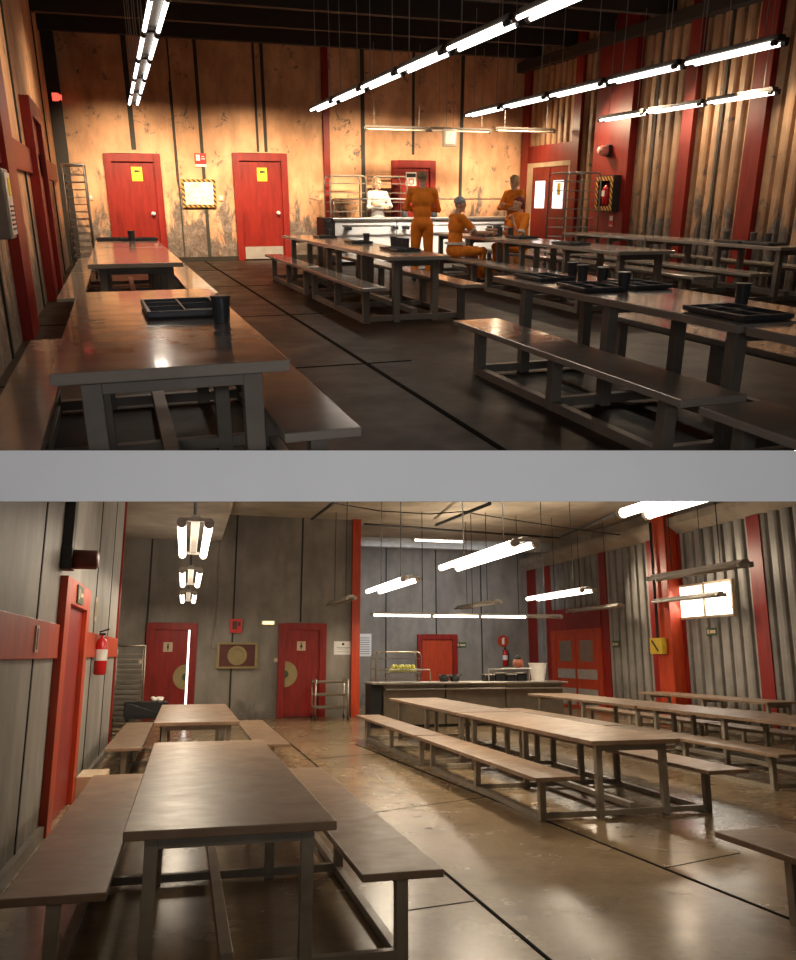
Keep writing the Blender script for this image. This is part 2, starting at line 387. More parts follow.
def person(label, J, loc, rz, cloth, hair, hairstyle, short=False, look=(0, 0), belt=False, group=None, rel=None):
    t = root('person', (0, 0, 0), 0, label, 'person', group)
    g = lambda k: Vector(J[k])
    hd, nk, ch, pv = g('head'), g('neck'), g('chest'), g('pelvis')
    m = MB()
    # trunk and limbs of the body
    limb(m, [pv, (pv+ch)/2, ch], [.09, .08, .095]); limb(m, [ch, nk, hd-Vector((0, .015, .06))], [.085, .055, .052])
    for s in 'LR':
        limb(m, [g('sh'+s), g('el'+s), g('wr'+s)], [.048, .038, .026]); limb(m, [nk-Vector((0, 0, .05)), g('sh'+s)], [.05, .05])
        limb(m, [g('hip'+s), g('kn'+s), g('an'+s)], [.075, .052, .038]); limb(m, [g('an'+s)-Vector((0, .0, .03)), g('to'+s)], [.038, .030])
        el, wr = g('el'+s), g('wr'+s)
        hand(m, wr, J.get('hd'+s, wr-el), J.get('hu'+s, (0, 0, 1)), J.get('curl', .7), 1 if s == 'L' else -1)
    # head: skull, jaw, nose, ears, brow, chin, turned by look
    R = Matrix.Rotation(look[0], 3, 'Z') @ Matrix.Rotation(look[1], 3, 'X')
    P = lambda x, y, z: hd+R @ Vector((x, y, z))
    m.ball(P(0, -.008, .022), (.076, .094, .092), 18, 12, R); m.ball(P(0, .028, -.045), (.054, .062, .064), 14, 9, R)
    m.ball(P(0, .078, -.088), (.022, .018, .017), 10, 6, R)
    limb(m, [P(0, .088, .018), P(0, .108, -.020)], [.009, .014], 8); m.ball(P(0, .098, -.024), (.017, .012, .009), 8, 6, R)
    m.ball(P(0, .083, .032), (.048, .014, .012), 12, 6, R)
    for s in (-1, 1):
        m.ball(P(s*.078, -.004, -.004), (.010, .020, .032), 8, 7, R); m.ball(P(s*.040, .066, -.022), (.020, .018, .018), 8, 6, R)
    body = m.build('body', M['skin'], t, smooth=True); fuse(body, .0075, 2)
    for s in (-1, 1): MB().ball(P(s*.031, .083, .010), (.012, .008, .008), 8, 6, R).build('eye', M['eye'], t, smooth=True)
    MB().ball(P(0, .092, -.054), (.022, .007, .007), 10, 6, R).build('mouth', M['lip'], t, smooth=True)
    # hair
    h = MB()
    for k in range(46):
        a = random.uniform(0, 2*PI); e = random.uniform(.12, 1.5)
        v = Vector((math.cos(a)*math.cos(e)*.062, math.sin(a)*math.cos(e)*.080-.014, math.sin(e)*.082+.024))
        if v.y > .045 and v.z < .075: continue
        if hairstyle == 'crop': h.ball(P(*v), (.020, .022, .017), 7, 5, R)
        elif hairstyle == 'short': h.ball(P(*v), (.027, .029, .024), 7, 5, R)
        else: h.ball(P(*v*1.05), (.030, .032, .028), 7, 5, R)
    h.ball(P(0, -.028, .040), (.081, .086, .082), 16, 10, R)
    if hairstyle in ('bob', 'wavy'):
        for s in (-1, 1):
            for z in (.0, -.03, -.06): h.ball(P(s*.076, -.03, z), (.022, .042, .030), 8, 6, R)
        h.ball(P(0, -.075, -.03), (.070, .032, .055), 12, 8, R)
    if hairstyle == 'wavy':
        for x in (-.045, -.015, .02, .05): h.ball(P(x, .052, .082), (.024, .022, .018), 8, 6, R)
    ho = h.build('hair', M[hair], t, smooth=True); fuse(ho, .009, 3)
    # clothes
    c = MB()
    c.ball(ch+Vector((0, 0, .02)), (.185, .125, .17), 18, 12); c.ball((ch+pv)/2, (.155, .115, .19), 16, 10); c.ball(pv, (.168, .135, .13), 16, 10)
    limb(c, [g('shL')-Vector((0, 0, .01)), nk-Vector((0, 0, .055)), g('shR')-Vector((0, 0, .01))], [.066, .072, .066], 12)
    for s in 'LR':
        sh, el, wr = g('sh'+s), g('el'+s), g('wr'+s)
        if short: limb(c, [sh, sh+(el-sh)*.72], [.068, .066], 12)
        else: limb(c, [sh, el, el+(wr-el)*.88], [.066, .056, .043], 12)
    co = c.build('shirt', M[cloth], t, smooth=True); fuse(co, .013, 3)
    c = MB(); c.ball(pv-Vector((0, 0, .02)), (.172, .140, .13), 16, 10)
    for s in 'LR':
        hp, kn, an = g('hip'+s), g('kn'+s), g('an'+s)
        limb(c, [hp, kn, an+(kn-an)*.12], [.104, .076, .060], 12)
    co = c.build('trousers', M['orangecloth'] if cloth != 'whitecloth' else M['sleeve'], t, smooth=True); fuse(co, .013, 3)
    if belt:
        w = (ch+pv)/2-Vector((0, 0, .075))
        MB().lathe(w, [(.150, -.018), (.172, -.018), (.172, .018), (.150, .018)], 24).build('belt', M['beltcloth'], t, smooth=False)
    if short:
        for s in 'LR':
            sh, el = g('sh'+s), g('el'+s); p = sh+(el-sh)*.70; q = sh+(el-sh)*.80
            MB().tube([p, q], [.070, .070], 12).build('sleeve_cuff', M['beltcloth'], t, smooth=True)
    for s in 'LR':
        b = MB(); an, to = g('an'+s), g('to'+s); limb(b, [an-Vector((0, .035, .045)), (an+to)/2-Vector((0, 0, .02)), to-Vector((0, 0, .0))], [.040, .042, .036], 10)
        o = b.build('shoe', M['shoe'], t, smooth=True); fuse(o, .012, 2)
    return placed(t, loc, rz)
def stand(**k):
    J = dict(head=(0, .02, 1.63), neck=(0, 0, 1.49), chest=(0, 0, 1.28), pelvis=(0, 0, .95),
             shL=(-.185, 0, 1.43), shR=(.185, 0, 1.43), elL=(-.25, -.03, 1.15), elR=(.25, -.03, 1.15), wrL=(-.25, .06, .92), wrR=(.25, .06, .92),
             hipL=(-.09, 0, .90), hipR=(.09, 0, .90), knL=(-.11, .03, .50), knR=(.11, .03, .50), anL=(-.12, -.02, .09), anR=(.12, -.02, .09),
             toL=(-.14, .15, .04), toR=(.14, .15, .04)); J.update(k); return J
FOLD = dict(elL=(-.27, .10, 1.17), elR=(.27, .10, 1.15), wrL=(.06, .22, 1.20), wrR=(-.06, .20, 1.14), hdL=(1, -.1, .15), hdR=(-1, -.1, .1), huL=(0, 1, .2), huR=(0, 1, .2))
def sit(h=.42, **k):
    p = h+.13
    J = dict(head=(0, .08, p+.68), neck=(0, .04, p+.54), chest=(0, .02, p+.33), pelvis=(0, 0, p),
             shL=(-.185, .03, p+.48), shR=(.185, .03, p+.48), elL=(-.24, .14, p+.24), elR=(.24, .14, p+.24), wrL=(-.16, .38, p+.22), wrR=(.16, .38, p+.22),
             hipL=(-.09, .02, p-.03), hipR=(.09, .02, p-.03), knL=(-.14, .44, p-.04), knR=(.14, .44, p-.04), anL=(-.14, .42, .09), anR=(.14, .42, .09),
             toL=(-.15, .58, .04), toR=(.15, .58, .04)); J.update(k); return J
# ================================================================== UPPER HALL
use(U)
YB, XL, XR, ZC = 19.0, -.95, 9.72, 4.75
CF = (U.ray(398, 450)); CF = Vector((CF.x, CF.y, 0)).normalized()
# floor, walls, ceiling
S('floor', MB().box(XL-.2, XR+.3, .5, YB+.2, -.06, 0), M['u_floor'], ABOVE)
S('wall_back', MB().box(XL-.2, XR+.2, YB, YB+.2, 0, ZC), M['u_wall'])
S('wall_left', MB().box(XL-.2, XL, 1.2, YB, 0, ZC), M['u_wall'], ABOVE)
S('ceiling', MB().box(XL-.3, XR+.3, .8, YB+.3, ZC, ZC+.15), M['u_ceil'])
def corrugated(x, y0, y1, z0, z1, pitch, depth, side=-1):
    """trapezoidal sheet standing on a wall whose inside face looks to -x"""
    m = MB(); pts = []; y = y0; k = 0
    prof = [(0, 0), (.24, 0), (.28, .75), (.42, 1), (.80, 1), (.96, .75)]
    while y < y1:
        for (a, d) in prof:
            yy = min(y+a*pitch, y1); pts.append((yy, d*depth))
        y += pitch
    pts.append((y1, 0))
    vs = []; fs = []
    for (yy, d) in pts: vs += [(x+side*d, yy, z0), (x+side*d, yy, z1), (x-side*.06, yy, z0), (x-side*.06, yy, z1)]
    for i in range(len(pts)-1):
        a = 4*i; b = a+4
        fs += [(a, b, b+1, a+1), (a+2, a+3, b+3, b+2), (a+1, b+1, b+3, a+3), (a, a+2, b+2, b)]
    return m.add(vs, fs)
S('wall_right', corrugated(XR, 3.0, YB, 0, ZC, .26, .085), M['u_corr'], ABOVE)
S('baseboard_back', MB().box(XL, XR, YB-.03, YB, 0, .10), M['u_dark'])
# seams and columns of the back wall
k = 1
for px, w in ((134, .10), (176, .03), (202, .07), (258, .05), (266, .07), (363, .09), (413, .06), (461, .08)):
    X = U.y(px, 150, YB).x
    z0 = 2.30 if px in (134, 258, 266, 413) else .1
    S('trim_%d' % k, MB().box(X-w/2, X+w/2, YB-.015, YB+.01, z0, ZC), M['u_seam']); k += 1
X = U.y(326, 150, YB).x
S('trim_%d' % k, MB().box(X-.07, X+.07, YB-.10, YB, 0, ZC), M['u_red'], bev=.004); k += 1
S('trim_%d' % k, MB().box(XL, XL+.24, YB-.22, YB, 0, ZC), M['u_dark']); k += 1
# left wall: red columns, rail and recessed door leaf
for y0, y1, dx in ((8.6, 9.9, .10),):
    S('trim_%d' % k, MB().box(XL, XL+dx, y0, y1-.55, 0, ZC), M['u_red'], ABOVE); k += 1
S('trim_%d' % k, MB().box(XL, XL+.05, 2.0, 17.5, 1.62, 1.92), M['u_red'], ABOVE); k += 1
for y in (7.6, 11.3, 16.6):
    S('trim_%d' % k, MB().box(XL, XL+.02, y, y+.06, 0, ZC), M['u_seam'], ABOVE); k += 1
# right wall: red portal round the double door, big column, narrow columns
for y0, y1, d in ((18.55, 18.85, .10), (16.20, 16.50, .10), (14.25, 15.50, .16), (12.48, 12.78, .12), (10.78, 11.15, .12), (8.3, 8.8, .12)):
    S('trim_%d' % k, MB().box(XR-d-.06, XR, y0, y1, 0, ZC), M['u_red'], bev=.004); k += 1
S('trim_%d' % k, MB().box(XR-.11, XR, 16.50, 18.55, 2.12, 2.50), M['u_red'], bev=.004); k += 1
for y in (13.65, 11.85):
    S('trim_%d' % k, MB().box(XR-.092, XR-.08, y, y+.05, 0, ZC), M['u_seam']); k += 1
# roof joists
n_b = 0
for y in (8.6, 10.2, 11.8, 13.4, 15.0, 16.6, 18.2):
    n_b += 1
    S('ceiling_beam_%d' % n_b, MB().box(XL, XR, y, y+.16, ZC-.42, ZC), M['u_beam'])
S('ceiling_beam_8', MB().box(XR-.30, XR, 3, YB, ZC-.62, ZC-.42), M['u_beam'])
# ---- doors
def door_upper(n, x0, x1, zt, sign, label_sign, plate=True, white=False):
    d = root('door_%d' % n, ((x0+x1)/2, YB, 0)); d['kind'] = 'structure'
    kw = dict(parent=d, rebase=True); f = .14
    MB().box(x0, x0+f, YB-.10, YB, 0, zt).box(x1-f, x1, YB-.10, YB, 0, zt).box(x0+f, x1-f, YB-.10, YB, zt-f-.02, zt).build('door_frame', M['u_red'], bev=.006, **kw)
    MB().box(x0+f, x1-f, YB-.045, YB-.005, .02, zt-f-.02).build('door_leaf', M['u_door'], bev=.004, **kw)
    if plate: MB().box(x0+f+.03, x1-f-.03, YB-.052, YB-.045, .03, .30).build('kick_plate', M['greypl'], **kw)
    xk = x1-f-.10
    MB().lathe((xk, YB-.045, 1.02), [(.045, 0), (.045, -.008), (.016, -.012), (.016, -.045), (.034, -.05), (.034, -.075), (.012, -.082)], 16, 'Y').build('door_knob', M['white'], smooth=True, **kw)
    return d
door_upper(1, U.y(107, 200, YB).x+.02, U.y(165, 200, YB).x-.03, 2.22, 0, '')
door_upper(2, U.y(234.5, 200, YB).x, U.y(288, 200, YB).x, 2.27, 0, '')
door_upper(3, U.y(391, 200, YB).x, U.y(434, 200, YB).x, 2.17, 0, '')
def sign_flat(name, label, cat, c, w, h, axis, mat, marks, group=None, d=.012):
    """thin sign plate; marks: (x0,x1,z0,z1,material) in fractions of the plate; axis 'Y-' hangs on a back wall, 'X-' on the right wall, 'X+' on the left wall"""
    t = root(name, c, {'Y-': 0, 'X-': -PI/2, 'X+': PI/2}[axis], label, cat, group)
    MB().box(-w/2, w/2, -d, 0, -h/2, h/2).build('plate', mat, t)
    for q in marks:
        x0, x1, z0, z1, mm = q[:5]; nm = q[5] if len(q) > 5 else 'mark'
        MB().box(-w/2+x0*w, -w/2+x1*w, -d-.003, -d, -h/2+z0*h, -h/2+z1*h).build(nm, mm, t)
    return t
def camera_sign(px, py, which):
    p = U.y(px, py, YB-.045)
    t = root('warning_sign', p, 0, 'small yellow camera warning sign on the %s' % which, 'sign')
    MB().box(-.11, .11, -.008, 0, -.14, .14).build('plate', M['yellow'], t)
    m = MB(); m.box(-.05, .03, -.012, -.008, .035, .075); m.prism([(.03, -.012, .045), (.06, -.012, .03), (.06, -.012, .08), (.03, -.012, .065)], (0, .004, 0)); m.bar((-.02, -.010, .035), (-.05, -.010, .0), .012, .004)
    m.build('pictogram', M['black'], t)
camera_sign(137, 174, 'red door beside the bare rack')
camera_sign(262, 174.5, 'red door by the red post')
p = U.y(411, 179, YB-.045)
sign_flat('notice_sign', 'white notice sign with red ring on the far kitchen door', 'sign', p, .26, .30, 'Y-', M['white'],
          [(.06, .94, .62, .90, M['black'], 'heading_band'), (.30, .7, .10, .16, M['redsign']), (.25, .33, .12, .5, M['redsign']), (.67, .75, .12, .5, M['redsign']), (.30, .7, .46, .52, M['redsign'])])
# alarm sign, striped panel, switches
p = U.y(200.5, 160, YB-.02)
t = sign_flat('fire_alarm_sign', 'red fire alarm sign with white pictogram above the striped white panel', 'sign', p, .24, .27, 'Y-', M['redsign'],
          [(.10, .45, .45, .90, M['white'], 'pictogram'), (.55, .9, .55, .62, M['white']), (.6, .85, .72, .78, M['white']), (.0, 1., .0, .18, M['white'], 'caption_strip')])
p = U.y(199, 193.5, YB)
t = root('wall_panel', p, 0, 'white scuffed panel in a black and orange hazard striped frame', 'panel')
MB().box(-.36, .36, -.06, 0, -.29, .29).build('frame', M['hazard'], t, bev=.004)
MB().box(-.30, .30, -.068, -.06, -.23, .23).build('face', M['scuff'], t)
MB().tube([(-.36, -.02, .10), (-.42, -.02, .12), (-.44, -.02, .3), (-.44, -.02, 2.2)], .010, 6).build('cable', M['black'], t)
for (px, py, w) in ((91, 197, 'between the bare rack and the first red door'), (221, 198, 'between the striped panel and the second red door')):
    p = U.y(px, py, YB)
    t = root('light_switch', p, 0, 'small cream switch box %s' % w, 'switch')
    MB().box(-.05, .05, -.03, 0, -.06, .06).build('housing', M['cream'], t, bev=.005); MB().box(-.025, .025, -.036, -.03, -.03, .03).build('rocker', M['white'], t)
# hanging sign box over the counter
p = U.y(449.5, 138, 17.2)
t = root('hanging_sign', p, 0, 'small pale box sign hanging on a cable above the kitchen counter', 'sign')
MB().box(-.15, .15, -.05, .05, -.17, .17).build('box', M['housing_l'], t, bev=.006)
MB().box(-.11, .11, -.055, -.05, -.12, .13).build('face', M['paper'], t)
for s in (-.08, .08): MB().tube([(s, 0, .17), (s, 0, ZC-p.z)], .006, 5).build('cable', M['wire'], t)
# left wall: siren, electrical box, door
def siren(loc, rz, label, lens, r=.07):
    t = root('warning_beacon', loc, rz, label, 'beacon')
    MB().box(-.09, .09, -.08, 0, -.11, .11).build('bracket', M['black'], t, bev=.008)
    MB().lathe((0, -.08, -.0), [(r, 0), (r, -.10), (r*.8, -.15), (r*.4, -.175)], 16, 'Y').build('lens', lens, t, smooth=True)
    return t
p = U.x(48, 97, XL); siren(p, PI/2, 'glowing pink-red warning beacon high on the peach wall beside a red column', M['sirenred'], .10)
p = U.x(18, 203, XL); p.y = 7.55
t = root('electrical_cabinet', p, PI/2, 'grey electrical cabinet with yellow label mounted beside the red column', 'cabinet')
MB().box(-.20, .20, -.17, 0, -.27, .27).build('case', M['grey'], t, bev=.01)
MB().box(-.17, .17, -.185, -.17, -.24, .24).build('door', M['white'], t, bev=.004)
MB().box(-.06, .10, -.19, -.185, .06, .20).build('warning_label', M['yellow'], t)
for k2 in range(6): MB().box(-.12, .12, -.19, -.185, -.20+.035*k2, -.185+.035*k2).build('vent_slot', M['black'], t)
d = root('door_4', (XL, 12.9, 0)); d['kind'] = 'structure'; kw = dict(parent=d, rebase=True)
MB().box(XL, XL+.12, 12.0, 12.22, 0, 2.55).box(XL, XL+.12, 13.6, 13.82, 0, 2.55).box(XL, XL+.12, 12.22, 13.6, 2.33, 2.55).build('door_frame', M['u_red'], bev=.005, **kw)
MB().box(XL, XL+.05, 12.22, 13.6, .02, 2.33).build('door_leaf', M['u_door'], **kw)
# right wall: beacon, hose cabinet, small sign, double door
p = U.x(619, 150, XR-.22); p.x = XR-.22; p.y = 14.9; p.z = 2.22
siren(p, -PI/2, 'pink warning beacon on the broad red column over the extinguisher cabinet', M['beacon_pink'], .10)
t = root('extinguisher_cabinet', (XR-.22, 14.72, 1.42), -PI/2, 'black hazard edged cabinet with a red extinguisher on the broad red column', 'cabinet')
MB().box(-.32, .32, -.02, 0, -.34, .34).box(-.32, -.28, -.16, -.02, -.34, .34).box(.28, .32, -.16, -.02, -.34, .34).box(-.28, .28, -.16, -.02, .30, .34).box(-.28, .28, -.16, -.02, -.34, -.30).build('case', M['black'], t)
MB().box(-.30, -.22, -.172, -.16, -.32, .32).box(.22, .30, -.172, -.16, -.32, .32).box(-.22, .22, -.172, -.16, .24, .32).box(-.22, .22, -.172, -.16, -.32, -.24).build('striped_rim', M['hazard'], t)
e = MB().lathe((0, -.10, -.22), [(.07, 0), (.085, .02), (.085, .30), (.05, .37), (.02, .39), (.02, .42)], 16).build('extinguisher_bottle', M['redtank'], t, smooth=True)
MB().box(-.05, .05, -.187, -.182, -.05, .06).build('bottle_label', M['white'], e)
MB().box(-.16, .16, -.174, -.170, -.21, .21).build('glass_door', M['redsign'], t) if False else None
p = U.x(620, 215, XR-.205)
sign_flat('instruction_sign', 'small red and white instruction sign under the extinguisher cabinet', 'sign', (XR-.22, 14.62, .90), .16, .24, 'X-', M['redsign'], [(.15, .85, .55, .9, M['white'], 'pictogram'), (.15, .85, .1, .2, M['white'])])
d = root('door_5', (XR, 17.4, 0)); d['kind'] = 'structure'; kw = dict(parent=d, rebase=True)
MB().box(XR-.13, XR, 16.50, 16.62, 0, 2.12).box(XR-.13, XR, 18.28, 18.55, 0, 2.12).box(XR-.13, XR, 16.62, 18.28, 2.02, 2.12).build('door_frame', M['cream'], bev=.004, **kw)
for y0, y1 in ((16.62, 17.43), (17.47, 18.28)):
    lf = MB().box(XR-.115, XR-.06, y0, y1, .01, 2.02).build('door_leaf', M['u_door'], bev=.004, **kw)
    for nm, a_, b_, z0, z1, mm, e in (('window_pane', y0+.18, y1-.18, 1.12, 1.72, M['paneglow'], .012), ('kick_plate', y0+.03, y1-.03, .03, .42, M['greypl'], .008)):
        o = MB().box(XR-.115-e, XR-.115, a_, b_, z0, z1).build(nm, mm); ROOM_OF.pop(o.name); o.parent = lf
        o.data.transform(d.matrix_basis.inverted())
MB().box(XR-.136, XR-.128, 16.90, 17.05, 1.40, 1.66).build('door_notice', M['yellow'], **kw)
# ---- hanging lamps of the upper hall
up_ceiling = lambda w: ZC-.42
lampU = lamp('hanging_lamp', 1.36, .19, M['housing_d'], M['tube_u'], 2, .5, .019)
first = [True]
def putU(x, y, z, rz, label, group):
    t = lampU if first[0] else copy_tree(lampU); first[0] = False
    placed(t, (x, y, z), rz); tag(t, label, 'lamp', group)
    return t
allU = []
ords = ['farthest', 'second', 'third', 'fourth', 'fifth', 'sixth']
# lamp rows all run along the hall at the same height
ZL = 2.70
row = [('left', .50, 13.55, 'by the peach side wall'), ('mid', 3.36, 13.55, 'in the middle row'), ('right', 6.15, 13.55, 'over the prisoners'), ('wall', 8.85, 13.55, 'by the corrugated wall')]
for nm, x, yf, txt in row:
    n_ = {'left': 5, 'mid': 6, 'right': 5, 'wall': 3}[nm]
    for q in range(n_):
        y = yf-1.50*q
        allU.append(putU(x, y, ZL, 0, '%s double tube lamp %s' % (['bright end', 'bright second', 'bright third', 'bright fourth', 'bright fifth', 'bright sixth'][q], txt+', counting from the back wall'), 'lit tube lamps '+txt))
far = lamp('slim_lamp', 1.42, .07, M['housing_d'], M['tube_off'], 1, .5, .016); placed(far, (U.z(388, 132, ZL).x, U.z(388, 132, ZL).y-.6, ZL), PI/2)
tag(far, 'slim pale single tube lamp hanging over the cook', 'lamp', 'slim lamps over the kitchen counter')
f2 = []
for px, txt in ((450, 'slim pale single tube lamp hanging in front of the small box sign'), (513, 'slim pale single tube lamp hanging by the double door corner')):
    c = copy_tree(far); p = U.z(px, 133.5, ZL); placed(c, (p.x, p.y-.6, ZL), PI/2); tag(c, txt, 'lamp', 'slim lamps over the kitchen counter'); f2.append(c)
for t in allU: wires(t, up_ceiling, [(-.0, -.45), (.0, .45)], .006)
for t in [far]+f2: wires(t, up_ceiling, [(0, -.5), (0, .5)], .005)
# ---- tables with benches
G = 'grey canteen tables with welded benches in the upper hall'
def tu(label, a, b, y0, y1, lb, rb, clip=None, bs=-.2, be=-.26): return mess_table('mess_table', label, G, a, b, y0, y1, lb, rb, .72, .42, M['u_top'], M['u_leg'], clip=clip, lt=.075, bs=bs, be=be)
tu('glossy grey canteen table with benches carrying a single black tray, by the electrical cabinet', -.27, .59, 3.03, 5.82, (-.60, -.34), (.56, .88), ABOVE, .02, .02)
tu('grey canteen table with benches, bare top, behind the single tray table', -.27, .62, 8.40, 11.30, (-.58, -.33), (.66, .94), None, -.05, .02)
tu('grey canteen table with benches before the first red door, trays at its far end', -.27, .62, 11.36, 14.25, (-.58, -.33), (.66, .94), None, .0, .02)
tu('grey canteen table with benches, long middle row, near end with a crowd of cups', 2.78, 3.50, 8.50, 11.48, (2.42, 2.70), (3.56, 3.84))
tu('grey canteen table with benches, long middle row, far end by the second red door', 2.78, 3.50, 11.52, 14.50, (2.42, 2.70), (3.56, 3.84))
tu('dark shiny canteen table with benches, in front, loaded with many trays and cups', 2.86, 3.66, 3.22, 6.05, (2.42, 2.80), (3.74, 4.02), ABOVE)
tu('dark canteen table end with bench cut off at the lower corner of the upper hall', 2.86, 3.66, 1.75, 3.16, (2.42, 2.80), (3.74, 4.02), ABOVE)
tu('grey canteen table with benches and a lone tray in front of the seated prisoners', 5.66, 6.46, 8.50, 11.60, (5.08, 5.42), (6.62, 6.96))
tu('grey canteen table where two prisoners in orange sit facing each other', 5.66, 6.46, 11.64, 14.90, (5.08, 5.42), (6.62, 6.96))
tu('grey canteen table with benches along the corrugated wall, cups on its near end', 8.16, 8.84, 8.60, 11.50, (7.56, 7.90), (9.02, 9.32))
tu('bare grey canteen table with benches along the corrugated wall, before the double door', 8.16, 8.84, 11.54, 14.20, (7.56, 7.90), (9.02, 9.32))
# ---- trays and cups
tray0 = root('food_tray')
MB().box(-.24, .24, -.16, .16, 0, .012).build('base', M['tray'], tray0, bev=.004)
m = MB()
for (x0, x1, y0, y1) in ((-.25, .25, -.17, -.155), (-.25, .25, .155, .17), (-.25, -.235, -.155, .155), (.235, .25, -.155, .155), (-.235, .235, -.006, .006), (-.06, -.048, .006, .155), (.10, .112, .006, .155), (.02, .032, -.155, -.006)):
    m.box(x0, x1, y0, y1, .006, .034)
m.build('rim', M['tray'], tray0, bev=.004)
cup0 = root('cup')
MB().lathe((0, 0, 0), [(.030, 0), (.034, .0), (.040, .105), (.042, .11), (.037, .11), (.032, .01)], 18).build('bowl', M['tray'], cup0, smooth=False)
MB().lathe((0, 0, 0), [(.041, .104), (.0445, .106), (.0445, .112), (.041, .114)], 18).build('lip', M['tray'], cup0)
used = {}
def drop(proto, px, py, label, cat, group, rz=0., zt=.722, sc=1.0, lim=None):
    t = proto if proto.name not in used else copy_tree(proto); used[proto.name] = 1
    p = U.z(px, py, zt)
    if lim: p.x = min(max(p.x, lim[0]), lim[1]); p.y = min(max(p.y, lim[2]), lim[3])
    placed(t, (p.x, p.y, zt), rz); t.matrix_basis = t.matrix_basis @ Matrix.Scale(sc, 4)
    return tag(t, label, cat, group)
GT, GC = 'dark food trays in the upper hall', 'dark cups in the upper hall'
lt_ = (-.0, .34, 3.2, 5.6)
drop(tray0, 181, 311, 'black compartment tray lying alone on the glossy table by the cabinet wall', 'tray', GT, PI/2+.02, .722, 1.15)
drop(cup0, 222, 322, 'black cup standing beside the lone tray on the glossy table', 'cup', GC, 0, .722, 1.15)
for px, py, a in ((115, 240, 'toward the bare rack'), (148, 240, 'toward the red door')):
    drop(tray0, px, py, 'dark tray on the table before the first red door, %s' % a, 'tray', GT, 0, .722, 1.05, (-.02, .36, 11.5, 14.0))
drop(cup0, 132, 241, 'dark cup between the two trays before the first red door', 'cup', GC, 0, .722, 1.3, (-.2, .55, 11.5, 14.1))
ml = (3.04, 3.24, 8.8, 14.2)
for px, py, a in ((325, 237.5, 'dark tray on the middle row near its far end, by the red post'), (391, 242.5, 'dark tray on the middle row in front of the white counter'),
                  (407, 249.5, 'dark tray on the near end of the middle row, aisle side'), (441, 250, 'dark tray on the near end corner of the middle row behind the cups')):
    drop(tray0, px, py, a, 'tray', GT, PI/2, .722, .9, (3.0, 3.28, 8.75, 14.2))
for px, py, a in ((342, 236, 'dark cup beside the far tray of the middle row'), (377, 242.5, 'dark cup alone on the middle row before the counter'),
                  (406, 247, 'first of three dark cups in a line by the near trays of the middle row'), (412, 248, 'second of three dark cups in a line by the near trays of the middle row'), (418, 249, 'third of three dark cups in a line by the near trays of the middle row')):
    drop(cup0, px, py, a, 'cup', GC, 0, .722, 1.15, (2.84, 3.42, 8.7, 14.3))
for px, py, a in ((485, 236, 'dark tray between the two seated prisoners'), (527, 238, 'dark tray on the prisoners table in front of the red haired one')):
    drop(tray0, px, py, a, 'tray', GT, PI/2, .722, 1., (5.9, 6.2, 11.8, 14.6))
drop(tray0, 571, 244.5, 'lone dark tray on the table before the double door rack', 'tray', GT, PI/2, .722, 1., (5.9, 6.2, 8.8, 11.4))
for px, py, a in ((497, 234, 'dark cup in front of the grey haired prisoner'), (504, 235, 'dark cup in the middle of the prisoners table'), (513, 236, 'dark cup in front of the red haired prisoner')):
    drop(cup0, px, py, a, 'cup', GC, 0, .722, 1.2, (5.75, 6.38, 11.8, 14.7))
for px, py, rz, a in ((544, 279, PI/2, 'dark tray at the far end of the loaded front table'), (588, 289, PI/2-.1, 'dark tray in the middle of the loaded front table, in front of the cups'),
                      (648, 286, PI/2, 'dark tray behind the square cup on the loaded front table')):
    drop(tray0, px, py, a, 'tray', GT, rz, .722, .88, (3.06, 3.46, 3.5, 5.9))
drop(tray0, 736, 315, 'large dark compartment tray at the near end of the loaded front table', 'tray', GT, PI/2, .722, .95, (3.06, 3.46, 3.3, 5.9))
for px, py, a in ((572, 278, 'first dark cup behind the trays of the loaded front table'), (582, 281, 'second dark cup behind the trays of the loaded front table'), (602, 284, 'dark cup between the front trays of the loaded front table'),
                  (623, 290, 'dark cup beside the middle tray of the loaded front table'), (741, 304, 'big dark cup behind the large compartment tray')):
    drop(cup0, px, py, a, 'cup', GC, 0, .722, 1.05, (2.92, 3.6, 3.3, 5.95))
for px, py, a in ((722, 243, 'dark tray on the wall side row, farther one'), (753, 245, 'dark tray on the wall side row, nearer one')):
    drop(tray0, px, py, a, 'tray', GT, PI/2, .722, 1., (8.42, 8.62, 8.9, 11.3))
for px, py, a in ((744, 240, 'dark cup on the wall side row between trays'), (760, 242, 'dark cup on the wall side row at the near end'), (771, 243, 'last dark cup on the wall side row by the red strip')):
    drop(cup0, px, py, a, 'cup', GC, 0, .722, 1.2, (8.22, 8.78, 8.75, 11.4))
# ---- kitchen counter of the upper hall
yc = 16.6
t = root('serving_counter', (6.2, yc+.4, 0), 0, 'long white serving counter in front of the cook with dark rail tubes', 'counter')
kw = dict(parent=t, rebase=True)
for i, (x0, x1) in enumerate(((4.30, 5.62), (5.64, 6.98), (7.0, 8.3))):
    MB().box(x0, x1, yc+.06, yc+.80, .08, .90).build('front_panel', M['white'], bev=.006, **kw)
MB().box(4.25, 8.35, yc, yc+.86, .90, .95).build('worktop', M['steel'], bev=.006, **kw)
MB().box(4.35, 8.25, yc+.14, yc+.74, .0, .08).build('plinth', M['black'], **kw)
MB().tube([(4.4, yc-.14, .80), (8.3, yc-.14, .80)], .018, 8).build('tray_rail', M['steel'], smooth=True, **kw)
for x in (4.55, 5.55, 5.80, 6.9, 7.9):
    MB().box(x-.05, x+.05, yc-.16, yc+.06, .72, .79).build('rail_bracket', M['black'], bev=.01, **kw)
g = MB()
for x in (4.34, 6.1, 8.2): g.tube([(x, yc+.3, .95), (x, yc+.3, 1.32)], .014, 8)
